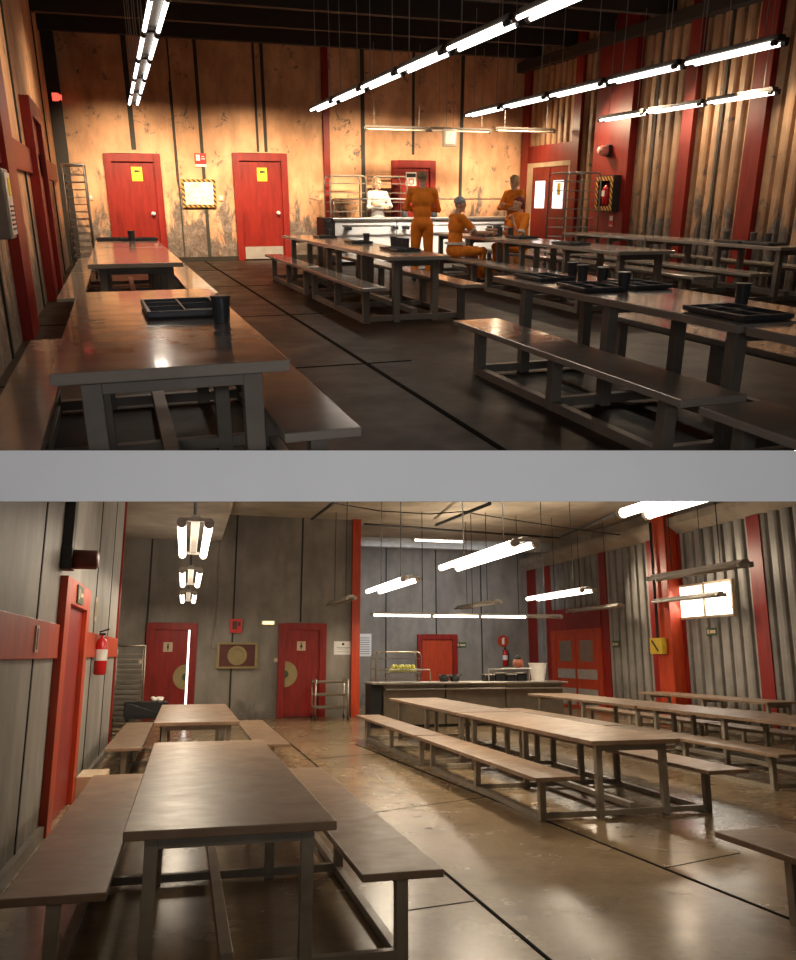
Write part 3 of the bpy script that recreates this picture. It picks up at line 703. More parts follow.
g.tube([(4.34, yc+.3, 1.32), (8.2, yc+.3, 1.32)], .014, 8); g.build('guard_rail', M['steel'], smooth=True, **kw)
# black side cabinet at the counter end
t = root('side_cabinet', (4.13, 17.0, 0), 0, 'black side cabinet between the red post and the white counter', 'cabinet')
MB().box(-.05, .09, -.35, .35, .04, .96).build('body', M['black'], t, bev=.008); MB().box(-.04, .08, -.365, -.35, .08, .90).build('door', M['blackpl'], t, bev=.004)
MB().box(-.04, .08, -.3, .3, 0, .04).build('plinth', M['blackpl'], t)
# ---- rolling tray racks
def rack(name, w, d, h, shelves, mat, full=False, hoop=False):
    t = root(name); r = .016
    m = MB()
    for x in (-w/2, w/2):
        for y in (-d/2, d/2):
            if hoop: m.tube([(x, y, .10), (x, y, h-.10), (x*.93, y, h-.02), (x*.80, y, h)], r, 8)
            else: m.tube([(x, y, .10), (x, y, h)], r, 8)
    for y in (-d/2, d/2): m.tube([(-w/2*(.80 if hoop else 1), y, h), (w/2*(.80 if hoop else 1), y, h)], r, 8); m.tube([(-w/2, y, .14), (w/2, y, .14)], r, 8)
    for x in (-w/2, w/2): m.tube([(x, -d/2, .14), (x, d/2, .14)], r, 8); m.tube([(x*(.85 if hoop else 1), -d/2, h), (x*(.85 if hoop else 1), d/2, h)], r*.8, 8)
    m.build('frame', mat, t, smooth=True)
    for k2 in range(shelves):
        z = .26+(h-.42)*k2/(shelves-1); b = MB()
        for x in (-w/2+.02, w/2-.02): b.box(x-.02, x+.02, -d/2, d/2, z, z+.012)
        for y in (-d/2+.01, d/2-.01): b.box(-w/2, w/2, y-.008, y+.008, z, z+.014)
        if full: b.box(-w/2+.02, w/2-.02, -d/2+.01, d/2-.01, z+.002, z+.010)
        b.build('shelf', mat, t)
    for x in (-w/2, w/2):
        for y in (-d/2, d/2):
            o = MB().lathe((x-.014, y, .05), [(.05, 0), (.05, .028)], 14, 'X').box(x-.012, x+.012, y-.02, y+.02, .07, .11).build('caster', M['blackpl'], t)
    return t
r1 = rack('tray_rack', .82, .5, 1.80, 8, M['u_leg'], True, True); placed(r1, (4.98, 18.3, 0)); tag(r1, 'rolling tray rack with dark shelves behind the counter beside the red post', 'rack', 'rolling racks behind the upper counter')
r2 = copy_tree(r1); placed(r2, (6.05, 18.62, 0)); tag(r2, 'rolling tray rack with dark shelves directly behind the cook', 'rack', 'rolling racks behind the upper counter')
r3 = rack('tray_rack', .80, .60, 1.80, 9, M['wire'], False, True); placed(r3, (8.74, 14.85, 0), .08); tag(r3, 'tall open wire rack standing before the double door and the broad red column', 'rack')
r4 = rack('tray_rack', .34, .7, 1.86, 13, M['wire'], False); placed(r4, (XL+.42, 15.6, 0)); tag(r4, 'tall narrow wire rack against the peach wall beside the first red door', 'rack')
# little things on the counter
for px, a in ((347, 'behind'), (374, 'before')):
    p = U.z(px, 214, .95)
    t = root('jar', (p.x if a == 'before' else p.x, yc+.35, .95), 0, 'small dark jar on the white counter %s' % ('near its corner by the post' if a == 'behind' else 'in front of the cook'), 'jar')
    MB().lathe((0, 0, 0), [(.05, 0), (.06, .02), (.06, .11), (.045, .14)], 16).build('body', M['tray'], t, smooth=True); MB().lathe((0, 0, 0), [(.05, .135), (.05, .165)], 16).build('lid', M['black'], t)
# ---- people
J = stand(**FOLD)
person('person in an orange prison suit standing with folded arms, back turned to us', J, (4.86, 13.06, 0), -.35, 'orangecloth', 'hair_brown', 'crop', look=(-.3, 0))
person('blond person in an orange suit standing with crossed arms by the peach wall corner', stand(**FOLD), (7.5, 15.0, 0), 2.0, 'orangecloth', 'hair_blond', 'wavy', look=(.1, -.1))
person('person in white cook clothes with folded arms behind the counter', stand(**FOLD), (5.62, 17.95, 0), PI+.15, 'whitecloth', 'hair_brown', 'bob', look=(.2, 0))
h = .42; p_ = h+.13
person('grey haired seated person in orange with white belt, reaching across the table', sit(h, elL=(-.22, .25, p_+.27), wrL=(-.14, .50, p_+.24), elR=(.20, .28, p_+.25), wrR=(.10, .56, p_+.25), curl=1.3),
       (5.22, 12.5, 0), -PI/2, 'orangecloth', 'hair_grey', 'short', short=True, belt=True, look=(.15, -.12))
person('red haired seated person in orange raising a fist, facing the grey haired one', sit(h, elR=(.22, .20, p_+.20), wrR=(.12, .56, p_+.26), elL=(-.26, .20, p_+.14), wrL=(-.12, .26, p_+.40), hdL=(.3, .2, 1), huL=(0, -1, 0), curl=1.6),
       (6.85, 13.35, 0), PI/2+.1, 'orangecloth', 'hair_red', 'wavy', short=True, look=(0, -.1))
# ---- light of the upper hall
warm = (1., .75, .48)
for t in allU[:0]: pass
for (x, ys) in ((.50, (8.5, 12.5)), (3.36, (7.0, 9.8, 12.6)), (6.15, (8.5, 12.2)), (8.85, (10.5, 13.2))):
    for y in ys: light('lamp_or_fill_light', 'AREA', (x, y, ZL-.05), 10, (1., .84, .66), .18, 2.4)
for x, e in ((.6, 95), (3.0, 95), (5.6, 90), (8.2, 95)): light('wall_washer', 'AREA', (x, YB-2.6, 3.3), e*.78, warm, 1.6, .2, aim=(x, YB, .95), spread=1.42)
for y, e in ((16.6, 45), (14.0, 60), (11.4, 70), (9.0, 60)): light('wall_washer', 'AREA', (XR-1.0, y+1.5, 2.9), e*.42, warm, .2, .2, aim=(XR, y-.4, 1.3), spread=2.3)
for y, e in ((14.5, 25), (10.5, 20), (7.0, 12)): light('wall_washer', 'AREA', (XL+1.6, y, 3.0), e, warm, .2, 1.6, aim=(XL, y, 1.6), spread=2.2)
light('counter_fill_light', 'AREA', (6.2, yc-1.6, 2.3), 45, (1., .90, .76), 3.2, .2, aim=(6.2, yc, .5), spread=1.3)  # added light to brighten the counter front; no lamp hangs there

a, b = U.z(258, 295), U.z(400, 385)
a2 = a+(a-b)*4.2; b2 = b+(b-a)*.35
S('trim_%d' % k, MB().prism([Vector((a2.x-.02, a2.y, 0)), Vector((a2.x+.02, a2.y, 0)), Vector((b2.x+.02, b2.y, 0)), Vector((b2.x-.02, b2.y, 0))], (0, 0, .004)), M['joint'], ABOVE); k += 1
for y in (6.4, 9.6, 13.2, 16.4):
    S('trim_%d' % k, MB().box(XL, 2.3, y, y+.03, 0, .003), M['joint'], ABOVE); k += 1
# ================================================================== LOWER HALL
use(L)
XL2, XR2, YB2, YD, ZC2 = -1.15, 11.5, 21.0, 26.0, 5.12
soffit = lambda w: min(plane_z(BELOW, w), ZC2)
S('floor', MB().box(-2.6, XR2+.3, 1.0, YD+.3, -.1, 0), M['l_floor'])
S('wall_left', MB().box(XL2-.2, XL2, 1.2, 14.6, 0, ZC2), M['l_lwall'], BELOW)
S('wall_left', MB().box(-2.45, -2.25, 14.4, YB2, 0, ZC2).box(-2.45, XL2-.2, 14.4, 14.6, 0, ZC2), M['l_wall'], BELOW)
S('wall_back', MB().box(-2.4, 4.30, YB2, YB2+.2, 0, ZC2).box(4.20, 4.30, YB2+.2, YD, 0, ZC2), M['l_wall'], BELOW)
S('wall_back', MB().box(4.2, XR2+.2, YD, YD+.2, 0, ZC2), M['l_wall'], BELOW)
S('ceiling', MB().box(-2.5, XR2+.3, 12, YD+.3, ZC2, ZC2+.12), M['l_ceil'], BELOW)
S('ceiling_beam_9', MB().box(-2.4, .75, 15.5, YB2, 4.42, ZC2), M['l_ceil'], BELOW)
S('ceiling_beam_10', MB().box(4.3, XR2, 24.0, 24.3, ZC2-.28, ZC2), M['l_band'], BELOW)
S('wall_right', corrugated(XR2, 3.0, YD, 0, 4.42, .36, .09), M['l_corr'], BELOW)
S('wall_right_upper', MB().box(XR2-.06, XR2+.1, 3.0, YD, 4.42, 7.5), M['l_ceil'], BELOW)
S('ceiling_beam_11', MB().prism([(XR2-.06, 3, 4.42), (XR2-.34, 3, 4.62), (XR2-.34, 3, 4.80), (XR2-.06, 3, 4.80)], (0, YD-3, 0)), M['l_ceil'], BELOW)
k = 40
for x, yb in ((L.y(234, 600, YB2).x, YB2), (L.y(301, 600, YB2).x, YB2), (-.95, YB2), (L.y(386, 600, YD).x, YD), (L.y(436, 600, YD).x, YD), (L.y(481, 600, YD).x, YD)):
    z0 = 2.38 if abs(x-2.85) < .1 else .0
    S('trim_%d' % k, MB().box(x-.022, x+.022, yb-.01, yb+.01, z0, ZC2), M['l_seam'], BELOW); k += 1
S('trim_%d' % k, MB().box(4.18, 4.40, YB2-.14, YB2+.02, 0, ZC2), M['l_orange'], BELOW, .006); k += 1
for y in (3.2, 5.1, 6.9, 11.0, 13.0):
    S('trim_%d' % k, MB().box(XL2-.01, XL2+.008, y, y+.04, 0, ZC2), M['l_seam'], BELOW); k += 1
S('trim_%d' % k, MB().box(XL2, XL2+.035, 1.2, 7.95, 1.52, 1.82), M['l_orange'], BELOW, .004); k += 1
S('trim_%d' % k, MB().box(XL2, XL2+.035, 9.85, 14.6, 1.52, 1.82), M['l_orange'], BELOW, .004); k += 1
S('trim_%d' % k, MB().box(XL2-.02, XL2+.03, 14.50, 14.62, 0, ZC2), M['l_red'], BELOW); k += 1
S('baseboard_left', MB().box(XL2, XL2+.05, 1.2, 7.95, 0, .10).box(XL2, XL2+.05, 9.85, 14.6, 0, .10), M['l_corr'], BELOW)
# columns on the corrugated wall: (y0, y1, depth, material)
for y0, y1, d, mt in ((25.3, 26, .10, 'l_red'), (24.1, 24.5, .12, 'l_red'), (20.45, 20.85, .12, 'l_red'), (16.85, 18.3, .12, 'l_red'), (14.0, 14.40, .12, 'l_red'), (10.4, 10.9, .12, 'l_red')):
    S('trim_%d' % k, MB().box(XR2-d, XR2, y0, y1, 0, 4.42), M[mt], BELOW, .004); k += 1
S('trim_%d' % k, MB().box(XR2-.44, XR2-.12, 16.95, 17.55, 0, 4.9), M['l_orange'], BELOW, .008); k += 1
S('trim_%d' % k, MB().box(XR2-.14, XR2, 20.85, 24.1, 2.30, 2.95), M['l_red'], BELOW, .004); k += 1
# floor joints
def joint(p, q, w=.022):
    p, q = Vector((*p, 0)), Vector((*q, 0)); d = (q-p).normalized(); a = Vector((-d.y, d.x, 0))*w/2
    return [p-a, p+a, q+a, q-a]
kk = 60
for (a, b) in ((L.z(140, 700+60), None),):
    pass
j1, j2 = L.z(445, 873), L.z(530, 944); jd = (j2-j1)
S('trim_%d' % kk, MB().prism(joint((j1.x-jd.x*12, j1.y-jd.y*12), (j2.x+jd.x, j2.y+jd.y), .028), (0, 0, .003)), M['joint']); kk += 1
p1, p2 = L.z(325+0, 825-13.0), L.z(735, 893)
a1, a2 = L.z(561, 827), L.z(735, 897)
S('trim_%d' % kk, MB().prism(joint((a2.x+(a2.x-a1.x)*.8, a2.y+(a2.y-a1.y)*.8), (a1.x+(a1.x-a2.x)*3.2, a1.y+(a1.y-a2.y)*3.2), .03), (0, 0, .003)), M['joint']); kk += 1
for (u, v) in (((404, 911), (474, 901)), ((665, 868), (740, 853)), ((300, 760), (520, 742)), ((320, 820), (500, 795))):
    a, b = L.z(*u), L.z(*v)
    S('trim_%d' % kk, MB().prism(joint((a.x, a.y), (b.x, b.y), .016), (0, 0, .002)), M['joint']); kk += 1
# ---- doors of the back wall
def door_lower(n, x0, x1, zt, y, ajar=0., pict=True, disc=None, mats=('l_red', 'l_red'), label=None, leafz=None):
    d = root('door_%d' % n, ((x0+x1)/2, y, 0)); d['kind'] = 'structure'
    kw = dict(parent=d, rebase=True); f = .17
    MB().box(x0, x0+f, y-.09, y, 0, zt).box(x1-f, x1, y-.09, y, 0, zt).box(x0+f, x1-f, y-.09, y, zt-f, zt).build('door_frame', M[mats[0]], bev=.006, **kw)
    xr = x1-f-ajar
    lf = MB().box(x0+f, xr, y-.045, y-.005, .02, zt-f).build('door_leaf', M[mats[1]], bev=.004, **kw)
    if ajar: MB().box(xr+.005, x1-f, y-.02, y-.012, .02, zt-f).build('lit_gap', M['gapglow'], **kw)
    return d, kw
x0, x1 = L.y(144, 670, YB2).x, L.y(195.5, 670, YB2).x
d, kw = door_lower(6, x0, x1, 2.33, YB2, .055)
def wc_sign(cx, cz, y, woman, kw):
    b = MB().box(cx-.11, cx+.11, y-.055, y-.046, cz-.115, cz+.115).build('toilet_sign', M['cream'], **kw)
    m = MB(); m.lathe((cx, y-.056, cz+.065), [(.018, -.004), (.018, .0)], 12, 'Y')
    if woman: m.prism([(cx-.016, y-.060, cz+.040), (cx+.016, y-.060, cz+.040), (cx+.040, y-.060, cz-.035), (cx-.040, y-.060, cz-.035)], (0, .004, 0))
    else: m.box(cx-.022, cx+.022, y-.060, y-.056, cz-.035, cz+.042)
    m.box(cx-.016, cx-.004, y-.060, y-.056, cz-.085, cz-.03).box(cx+.004, cx+.016, y-.060, y-.056, cz-.085, cz-.03)
    m.build('pictogram', M['black'], **kw)
def half_disc(cx, cz, y, r, side, kw):
    pts = [Vector((cx, y, cz-r))]+[Vector((cx+side*r*math.cos(a), y, cz+r*math.sin(a))) for a in [(-PI/2)+PI*i/20 for i in range(1, 20)]]+[Vector((cx, y, cz+r))]
    MB().prism(pts, (0, .008, 0)).build('painted_half_disc', M['target'], **kw)
    pts = [Vector((cx, y-.003, cz-r*.3))]+[Vector((cx+side*r*.3*math.cos(a), y-.003, cz+r*.3*math.sin(a))) for a in [(-PI/2)+PI*i/12 for i in range(1, 12)]]+[Vector((cx, y-.003, cz+r*.3))]
    MB().prism(pts, (0, .003, 0)).build('disc_centre', M['green'], **kw)
p = L.y(168, 647, YB2); wc_sign(p.x, p.z, YB2, False, kw)
p = L.y(184, 677, YB2); half_disc(x1-.17-.06, p.z, YB2-.055, .30, -1, kw)
x0, x1 = L.y(277.5, 670, YB2).x, L.y(325.5, 670, YB2).x
d, kw = door_lower(7, x0, x1, 2.35, YB2)
p = L.y(301, 646, YB2); wc_sign(p.x, p.z, YB2, True, kw)
half_disc(x0+.18, L.y(290, 674, YB2).z, YB2-.055, .32, 1, kw)
x0, x1 = L.y(417, 660, YD).x, L.y(457, 660, YD).x
d, kw = door_lower(8, x0, x1, 2.22, YD, mats=('l_red', 'l_orange'))
# left wall door
d = root('door_9', (XL2, 8.9, 0)); d['kind'] = 'structure'; kw = dict(parent=d, rebase=True)
MB().box(XL2, XL2+.07, 7.95, 8.25, 0, 2.27).box(XL2, XL2+.07, 9.60, 9.85, 0, 2.27).box(XL2, XL2+.07, 8.25, 9.60, 2.03, 2.27).build('door_frame', M['l_orange'], bev=.005, **kw)
MB().box(XL2, XL2+.02, 8.25, 9.60, .01, 2.03).build('door_leaf', M['l_red'], **kw)
MB().box(XL2+.07, XL2+.085, 8.6, 9.05, 2.06, 2.24).build('exit_plate', M['green'], **kw)
MB().box(XL2+.085, XL2+.09, 8.65, 8.72, 2.10, 2.20).box(XL2+.085, XL2+.09, 8.78, 8.98, 2.13, 2.17).build('exit_marks', M['cream'], **kw)
t = sign_flat('small_sign', 'small pale vertical sign on the orange rail of the pale panelled wall', 'sign', (XL2+.036, 6.75, 1.67), .12, .20, 'X+', M['cream'], [(.3, .7, .1, .9, M['boxred'], 'writing')])
# siren and cable trunking on the left wall
t = root('wall_horn', (XL2, 7.95, 2.42), PI/2, 'dark red cylindrical alarm horn on the wall above the orange framed door', 'horn')
MB().box(-.12, .12, -.10, 0, -.10, .10).build('bracket', M['black'], t, bev=.01); MB().lathe((0, -.08, 0), [(.09, 0), (.09, -.22), (.07, -.24)], 16, 'Y').build('drum', M['boxred'], t, smooth=True)
o = MB().box(XL2, XL2+.09, 7.86, 8.04, 2.52, ZC2).build('cable_trunking', M['black'], clip=BELOW); tag(o, 'black cable trunking rising from the alarm horn', 'trunking')
# exit signs
def exitsign(p, ax, label):
    t = sign_flat('exit_sign', label, 'sign', p, .36, .17, ax, M['green'], [(.08, .30, .2, .8, M['cream'], 'arrow_field'), (.38, .92, .3, .7, M['cream'], 'writing')]); return t
sign_flat('small_sign', 'narrow yellowish sign high on the pale wall beyond the orange framed door', 'sign', (XL2+.01, 11.0, 2.12), .14, .30, 'X+', M['cream'], [(.2, .8, .2, .8, M['target'], 'writing')])
def extinguisher(loc, rz, label, sc=1.):
    t = root('fire_extinguisher', (0, 0, 0), 0, label, 'fire extinguisher')
    MB().lathe((0, -.09, -.28), [(.06, 0), (.078, .02), (.078, .38), (.05, .45), (.022, .47), (.022, .50)], 18).build('bottle', M['redtank'], t, smooth=True)
    MB().lathe((0, -.09, -.10), [(.0795, 0), (.0795, .14)], 18).build('label_band', M['white'], t)
    MB().box(-.02, .02, -.13, -.05, .22, .25).bar((0, -.05, .26), (0, -.17, .30), .02).build('valve', M['black'], t)
    MB().tube([(0.02, -.10, .22), (.09, -.12, .18), (.10, -.12, -.05), (.09, -.12, -.16)], [.012, .012, .012, .02], 8).build('hose', M['black'], t, smooth=True)
    MB().box(-.03, .03, -.02, 0, .0, .2).build('bracket', M['black'], t)
    placed(t, loc, rz); t.matrix_basis = t.matrix_basis @ Matrix.Scale(sc, 4); return t
extinguisher((XL2+.01, 11.2, 1.58), PI/2, 'red fire extinguisher hanging on the pale wall beside the rail', 1.)
# back wall furniture
p = L.y(236, 626, YB2-.01)
sign_flat('alarm_box', 'red fire alarm box with pictogram above the framed gold disc panel', 'alarm box', p, .30, .34, 'Y-', M['redsign'], [(.18, .58, .25, .85, M['boxred'], 'pictogram'), (.62, .86, .5, .8, M['boxred'])], d=.07)
p = L.y(268, 623, YB2)
t = root('emergency_light', p, 0, 'small lit emergency lamp above and beside the second toilet door', 'lamp')
MB().box(-.17, .17, -.07, 0, -.05, .06).build('housing', M['white'], t, bev=.008); MB().box(-.14, .14, -.085, -.07, -.035, .035).build('lens', M['emer'], t, bev=.006)
p = L.y(237, 655.5, YB2)
t = root('framed_panel', p, 0, 'maroon wall box with wooden frame and dull gold disc', 'panel')
MB().box(-.50, .50, -.10, 0, -.32, -.27).box(-.50, .50, -.10, 0, .27, .32).box(-.50, -.44, -.10, 0, -.27, .27).box(.44, .50, -.10, 0, -.27, .27).build('frame', M['target'], t, bev=.004)
MB().box(-.44, .44, -.05, -.01, -.27, .27).build('back_board', M['boxred'], t)
MB().lathe((0, -.05, 0), [(.24, 0), (.24, -.02), (.17, -.025), (.165, -.012)], 28, 'Y').build('disc', M['target'], t)
t_c = MB().tube([(0.72, YB2-.02, 4.8), (.70, YB2-.02, 2.4), (.62, YB2-.02, 1.72), (.80, YB2-.02, 1.70)], .016, 8).build('wall_conduit', M['l_wall'], clip=BELOW); tag(t_c, 'thin grey conduit running down to the framed gold disc panel', 'conduit')
for (px, py, nm) in ((141, 662, 'left of the ajar toilet door'), (276, 660, 'beside the second toilet door frame')):
    p = L.y(px, py, YB2)
    t = root('light_switch', p, 0, 'small cream light switch %s' % ('by the frame of the ajar toilet door, rack side' if px < 200 else 'by the frame of the toilet door near the trolley'), 'switch')
    MB().box(-.06, .06, -.03, 0, -.055, .055).build('housing', M['cream'], t, bev=.005); MB().box(-.03, .03, -.036, -.03, -.03, .03).build('rocker', M['white'], t)
p = L.y(343, 648, YB2)
sign_flat('paper_notice', 'white landscape paper notice between the toilet door and the orange column', 'notice', p, .48, .34, 'Y-', M['paper'], [(.44, .56, .70, .88, M['black'], 'pictogram'), (.15, .85, .50, .54, M['grey'], 'writing'), (.25, .75, .40, .43, M['grey'], 'writing'), (.2, .8, .2, .23, M['grey'], 'writing')], d=.004)
p = L.y(364.5, 645, YD)
sign_flat('paper_notice', 'tall white paper sheet on the far wall beside the orange column', 'notice', (p.x+.02, YD, p.z), .42, .72, 'Y-', M['paper'], [(.1, .85, .1+.1*i, .13+.1*i, M['grey'], 'writing') for i in range(8)], d=.004)
p = L.y(503, 641, YD)
t = root('round_sign', p, 0, 'round orange-red extinguisher pictogram sign on the far wall', 'sign')
MB().lathe((0, 0, 0), [(.20, 0), (.20, -.012)], 28, 'Y').build('disc', M['l_orange'], t)
MB().box(-.045, .045, -.016, -.012, -.11, .07).box(-.02, .05, -.016, -.012, .07, .11).build('pictogram', M['white'], t)
extinguisher((p.x+.02, YD-.01, 1.50), 0, 'dark red extinguisher on the far wall below the round sign', 1.1)
exitsign(L.y(461, 645, YD), 'Y-', 'tiny dark sign on the far wall beside the orange door')
# right wall furniture
exitsign(Vector((XR2-.095, 15.9, 2.06)), 'X-', 'dark green exit sign on the corrugated wall under the window')
exitsign(Vector((XR2-.095, 20.15, 1.84)), 'X-', 'dark brown sign on the corrugated wall between the double door and the broad column')
t = root('junction_box', (XR2-.45, 17.40, 1.76), -PI/2, 'mustard yellow box with black stripe on the broad orange column', 'box')
MB().box(-.26, .26, -.14, 0, -.19, .19).build('case', M['mustard'], t, bev=.01); MB().bar((-.16, -.145, .13), (.10, -.145, -.12), .05, .01, (0, 1, 0)).build('stripe', M['black'], t)
for s in (-.06, .0): MB().tube([(s, -.05, .19), (s, -.05, 3.0)], .018, 8).build('cable', M['black'], t)
# double door on the right wall
d = root('door_10', (XR2, 22.5, 0)); d['kind'] = 'structure'; kw = dict(parent=d, rebase=True)
MB().box(XR2-.16, XR2, 20.85, 21.15, 0, 2.30).box(XR2-.16, XR2, 23.8, 24.1, 0, 2.30).box(XR2-.16, XR2, 21.15, 23.8, 2.20, 2.30).build('door_frame', M['l_orange'], bev=.004, **kw)
for y0, y1 in ((21.15, 22.46), (22.50, 23.8)):
    lf = MB().box(XR2-.13, XR2-.07, y0, y1, .01, 2.20).build('door_leaf', M['l_orange'], bev=.004, **kw)
    for nm, z0, z1, in_, mm in (('window_pane', 1.36, 1.98, .25, 'steel_l'), ('steel_band', .86, 1.14, .06, 'greypl'), ('kick_plate', .10, .58, .06, 'greypl')):
        o = MB().box(XR2-.138, XR2-.13, y0+in_, y1-in_, z0, z1).build(nm, M[mm]); ROOM_OF.pop(o.name); o.parent = lf; o.data.transform(d.matrix_basis.inverted())
# window
wy0, wy1, wz0, wz1 = 15.05, 17.0, 2.42, 3.12
d = root('window_1', (XR2, 16, 2.7)); d['kind'] = 'structure'; kw = dict(parent=d, rebase=True)
x_ = XR2-.12
MB().box(x_-.03, x_+.06, wy0-.05, wy0, wz0-.05, wz1+.05).box(x_-.03, x_+.06, wy1, wy1+.05, wz0-.05, wz1+.05).box(x_-.03, x_+.06, wy0, wy1, wz0-.05, wz0).box(x_-.03, x_+.06, wy0, wy1, wz1, wz1+.05).box(x_-.03, x_+.06, 15.99, 16.05, wz0, wz1).build('window_frame', M['cream'], **kw)
for a, b in ((wy0, 15.99), (16.05, wy1)):
    MB().box(x_-.005, x_+.005, a, b, wz0, wz1).build('window_pane', M['paneglow2'], **kw)
m = MB()
for i in range(5): m.box(x_-.014, x_-.008, wy0, wy1, wz0+.13*(i+1), wz0+.13*(i+1)+.014)
m.build('blind_slats', M['cream'], **kw)
# ---- tables
G = 'brown topped canteen tables with welded benches in the lower hall'
def tl(label, a, b, y0, y1, lb, rb, bs=-.25, be=-.31): return mess_table('mess_table', label, G, a, b, y0, y1, lb, rb, .73, .45, M['l_top'], M['l_leg'], lt=.065, bs=bs, be=be)
tl('worn brown canteen table with benches beside the orange framed door, its near end in front', -.24, .79, 4.26, 8.36, (-.77, -.30), (.94, 1.38), .08, .02)
tl('worn brown canteen table with benches in front of the two toilet doors', -.33, .72, 10.75, 14.55, (-.88, -.45), (.92, 1.36), -.1, .02)
tl('worn brown canteen table with benches, middle row, near end standing free in the hall', 3.88, 4.86, 7.42, 11.50, (3.17, 3.62), (4.98, 5.44))
tl('worn brown canteen table with benches, middle row, far end before the serving counter', 3.88, 4.86, 11.56, 15.62, (3.17, 3.62), (4.98, 5.44))
tl('dark canteen table and bench cut off at the lower corner of the lower hall', 4.06, 5.05, .75, 4.75, (3.34, 3.80), (5.15, 5.6), .05, .05)
tl('worn brown canteen table with benches, corrugated wall side, near end out of view', 7.28, 8.22, 8.35, 12.30, (6.55, 6.98), (8.40, 8.82))
tl('worn brown canteen table with benches, corrugated wall side, far end toward the orange double door', 7.28, 8.22, 12.36, 16.75, (6.55, 6.98), (8.40, 8.82))
tl('dark canteen table with benches standing along the corrugated wall under the window', 10.05, 10.75, 12.6, 16.9, (9.45, 9.80), (10.9, 11.25))
# ---- racks, crate, carton by the left recess
r5 = rack('tray_rack', .50, .75, 1.72, 15, M['steel_l'], True); use(L)
placed(r5, (-1.0, 16.25, 0), .1); tag(r5, 'tall steel tray rack with many shelves beside the red extinguisher', 'rack', )
t = root('crate', (-.62, 15.35, 0), .1, 'black plastic crate on a stand with a white cloth on top, beside the tall rack', 'crate')
MB().box(-.36, .36, -.22, .22, .46, .50).box(-.36, -.33, -.22, .22, .5, .74).box(.33, .36, -.22, .22, .5, .74).box(-.33, .33, -.22, -.19, .5, .74).box(-.33, .33, .19, .22, .5, .74).build('body', M['blackpl'], t, bev=.006)
m = MB()
for x in (-.3, .3):
    for y in (-.18, .18): m.box(x-.02, x+.02, y-.02, y+.02, 0, .46)
m.build('stand', M['black'], t)
t = root('cloth', (-.42, 15.30, .74), 0, 'crumpled white cloth lying on the black crate', 'cloth')
m = MB()
for i in range(7): m.ball((random.uniform(-.09, .09), random.uniform(-.06, .06), .03+random.uniform(0, .04)), (.05, .04, .035), 8, 6)
o = m.build('folds', M['sleeve'], t, smooth=True); fuse(o, .012, 4)
m = MB().box(-.15, .15, -.30, .30, 0, .25)
o = m.build('sunlit_wood_box', M['wood'], bev=.008); placed(o, (-.93, 10.1, 0)); tag(o, 'pale box coloured as sunlit wood on the floor between the benches and the door wall', 'box')  # box stands in for a sunlit patch; the sunlight is in its pale colour
# ---- trolley
t = root('serving_trolley', (3.50, 20.1, 0), 0, 'steel two shelf serving trolley standing before the orange column', 'trolley')
m = MB(); w, dd = .40, .28
for x in (-w, w):
    for y in (-dd, dd): m.tube([(x, y, .12), (x, y, .95)], .018, 8)
m.tube([(-w, -dd, .95), (-w, dd, .95)], .018, 8); m.tube([(w, -dd, .95), (w, dd, .95)], .018, 8); m.build('frame', M['steel'], t, smooth=True)
for z in (.28, .58, .88): MB().box(-w, w, -dd, dd, z, z+.02).box(-w, w, -dd, -dd+.01, z, z+.05).box(-w, w, dd-.01, dd, z, z+.05).build('shelf', M['steel_l'], t)
for x in (-w, w):
    for y in (-dd, dd): MB().lathe((x-.015, y, .06), [(.06, 0), (.06, .03)], 14, 'X').box(x-.012, x+.012, y-.02, y+.02, .08, .13).build('caster', M['blackpl'], t)
# ---- serving counter
yc = 17.35; xa, xb = 3.95, 8.55
t = root('serving_counter', ((xa+xb)/2, yc+.4, 0), 0, 'long steel serving counter with dull front panels across the far part of the hall', 'counter')
kw = dict(parent=t, rebase=True)
for i in range(3):
    q = (xb-xa-.3)/3; MB().box(xa+.30+q*i, xa+.30+q*(i+1)-.03, yc+.22, yc+.80, .06, .92).build('front_panel', M['steel_l'], bev=.006, **kw)
MB().box(xa, xb, yc, yc+.95, .92, .96).build('worktop', M['steel'], bev=.006, **kw)
MB().box(xa+.0, xa+.26, yc+.25, yc+.75, .0, .92).build('end_cabinet', M['blackpl'], bev=.006, **kw)
MB().box(xa+.3, xb-.1, yc+.05, yc+.22, .80, .83).build('tray_slide', M['steel'], bev=.004, **kw)
MB().box(xa+.3, xb-.1, yc+.28, yc+.75, 0, .06).build('plinth', M['black'], **kw)
# glass guards on the counter
def guard(x0, x1, label, name='sneeze_guard'):
    t = root(name, ((x0+x1)/2, yc+.35, .96), 0, label, 'guard')
    w = (x1-x0)/2; m = MB()
    for x in (-w, w): m.tube([(x, 0, 0), (x, 0, .22), (x*.99, .04, .27)], .014, 8)
    m.tube([(-w, .04, .27), (w, .04, .27)], .014, 8); m.build('frame', M['steel'], t, smooth=True); return t
guard(4.15, 5.35, 'low steel rail guard at the fruit end of the counter')
t = guard(6.75, 7.75, 'low steel rail with a shelf over the dark pans of the counter')
MB().box(-.10, .55, -.06, .16, .28, .30).build('shelf', M['white'], t)
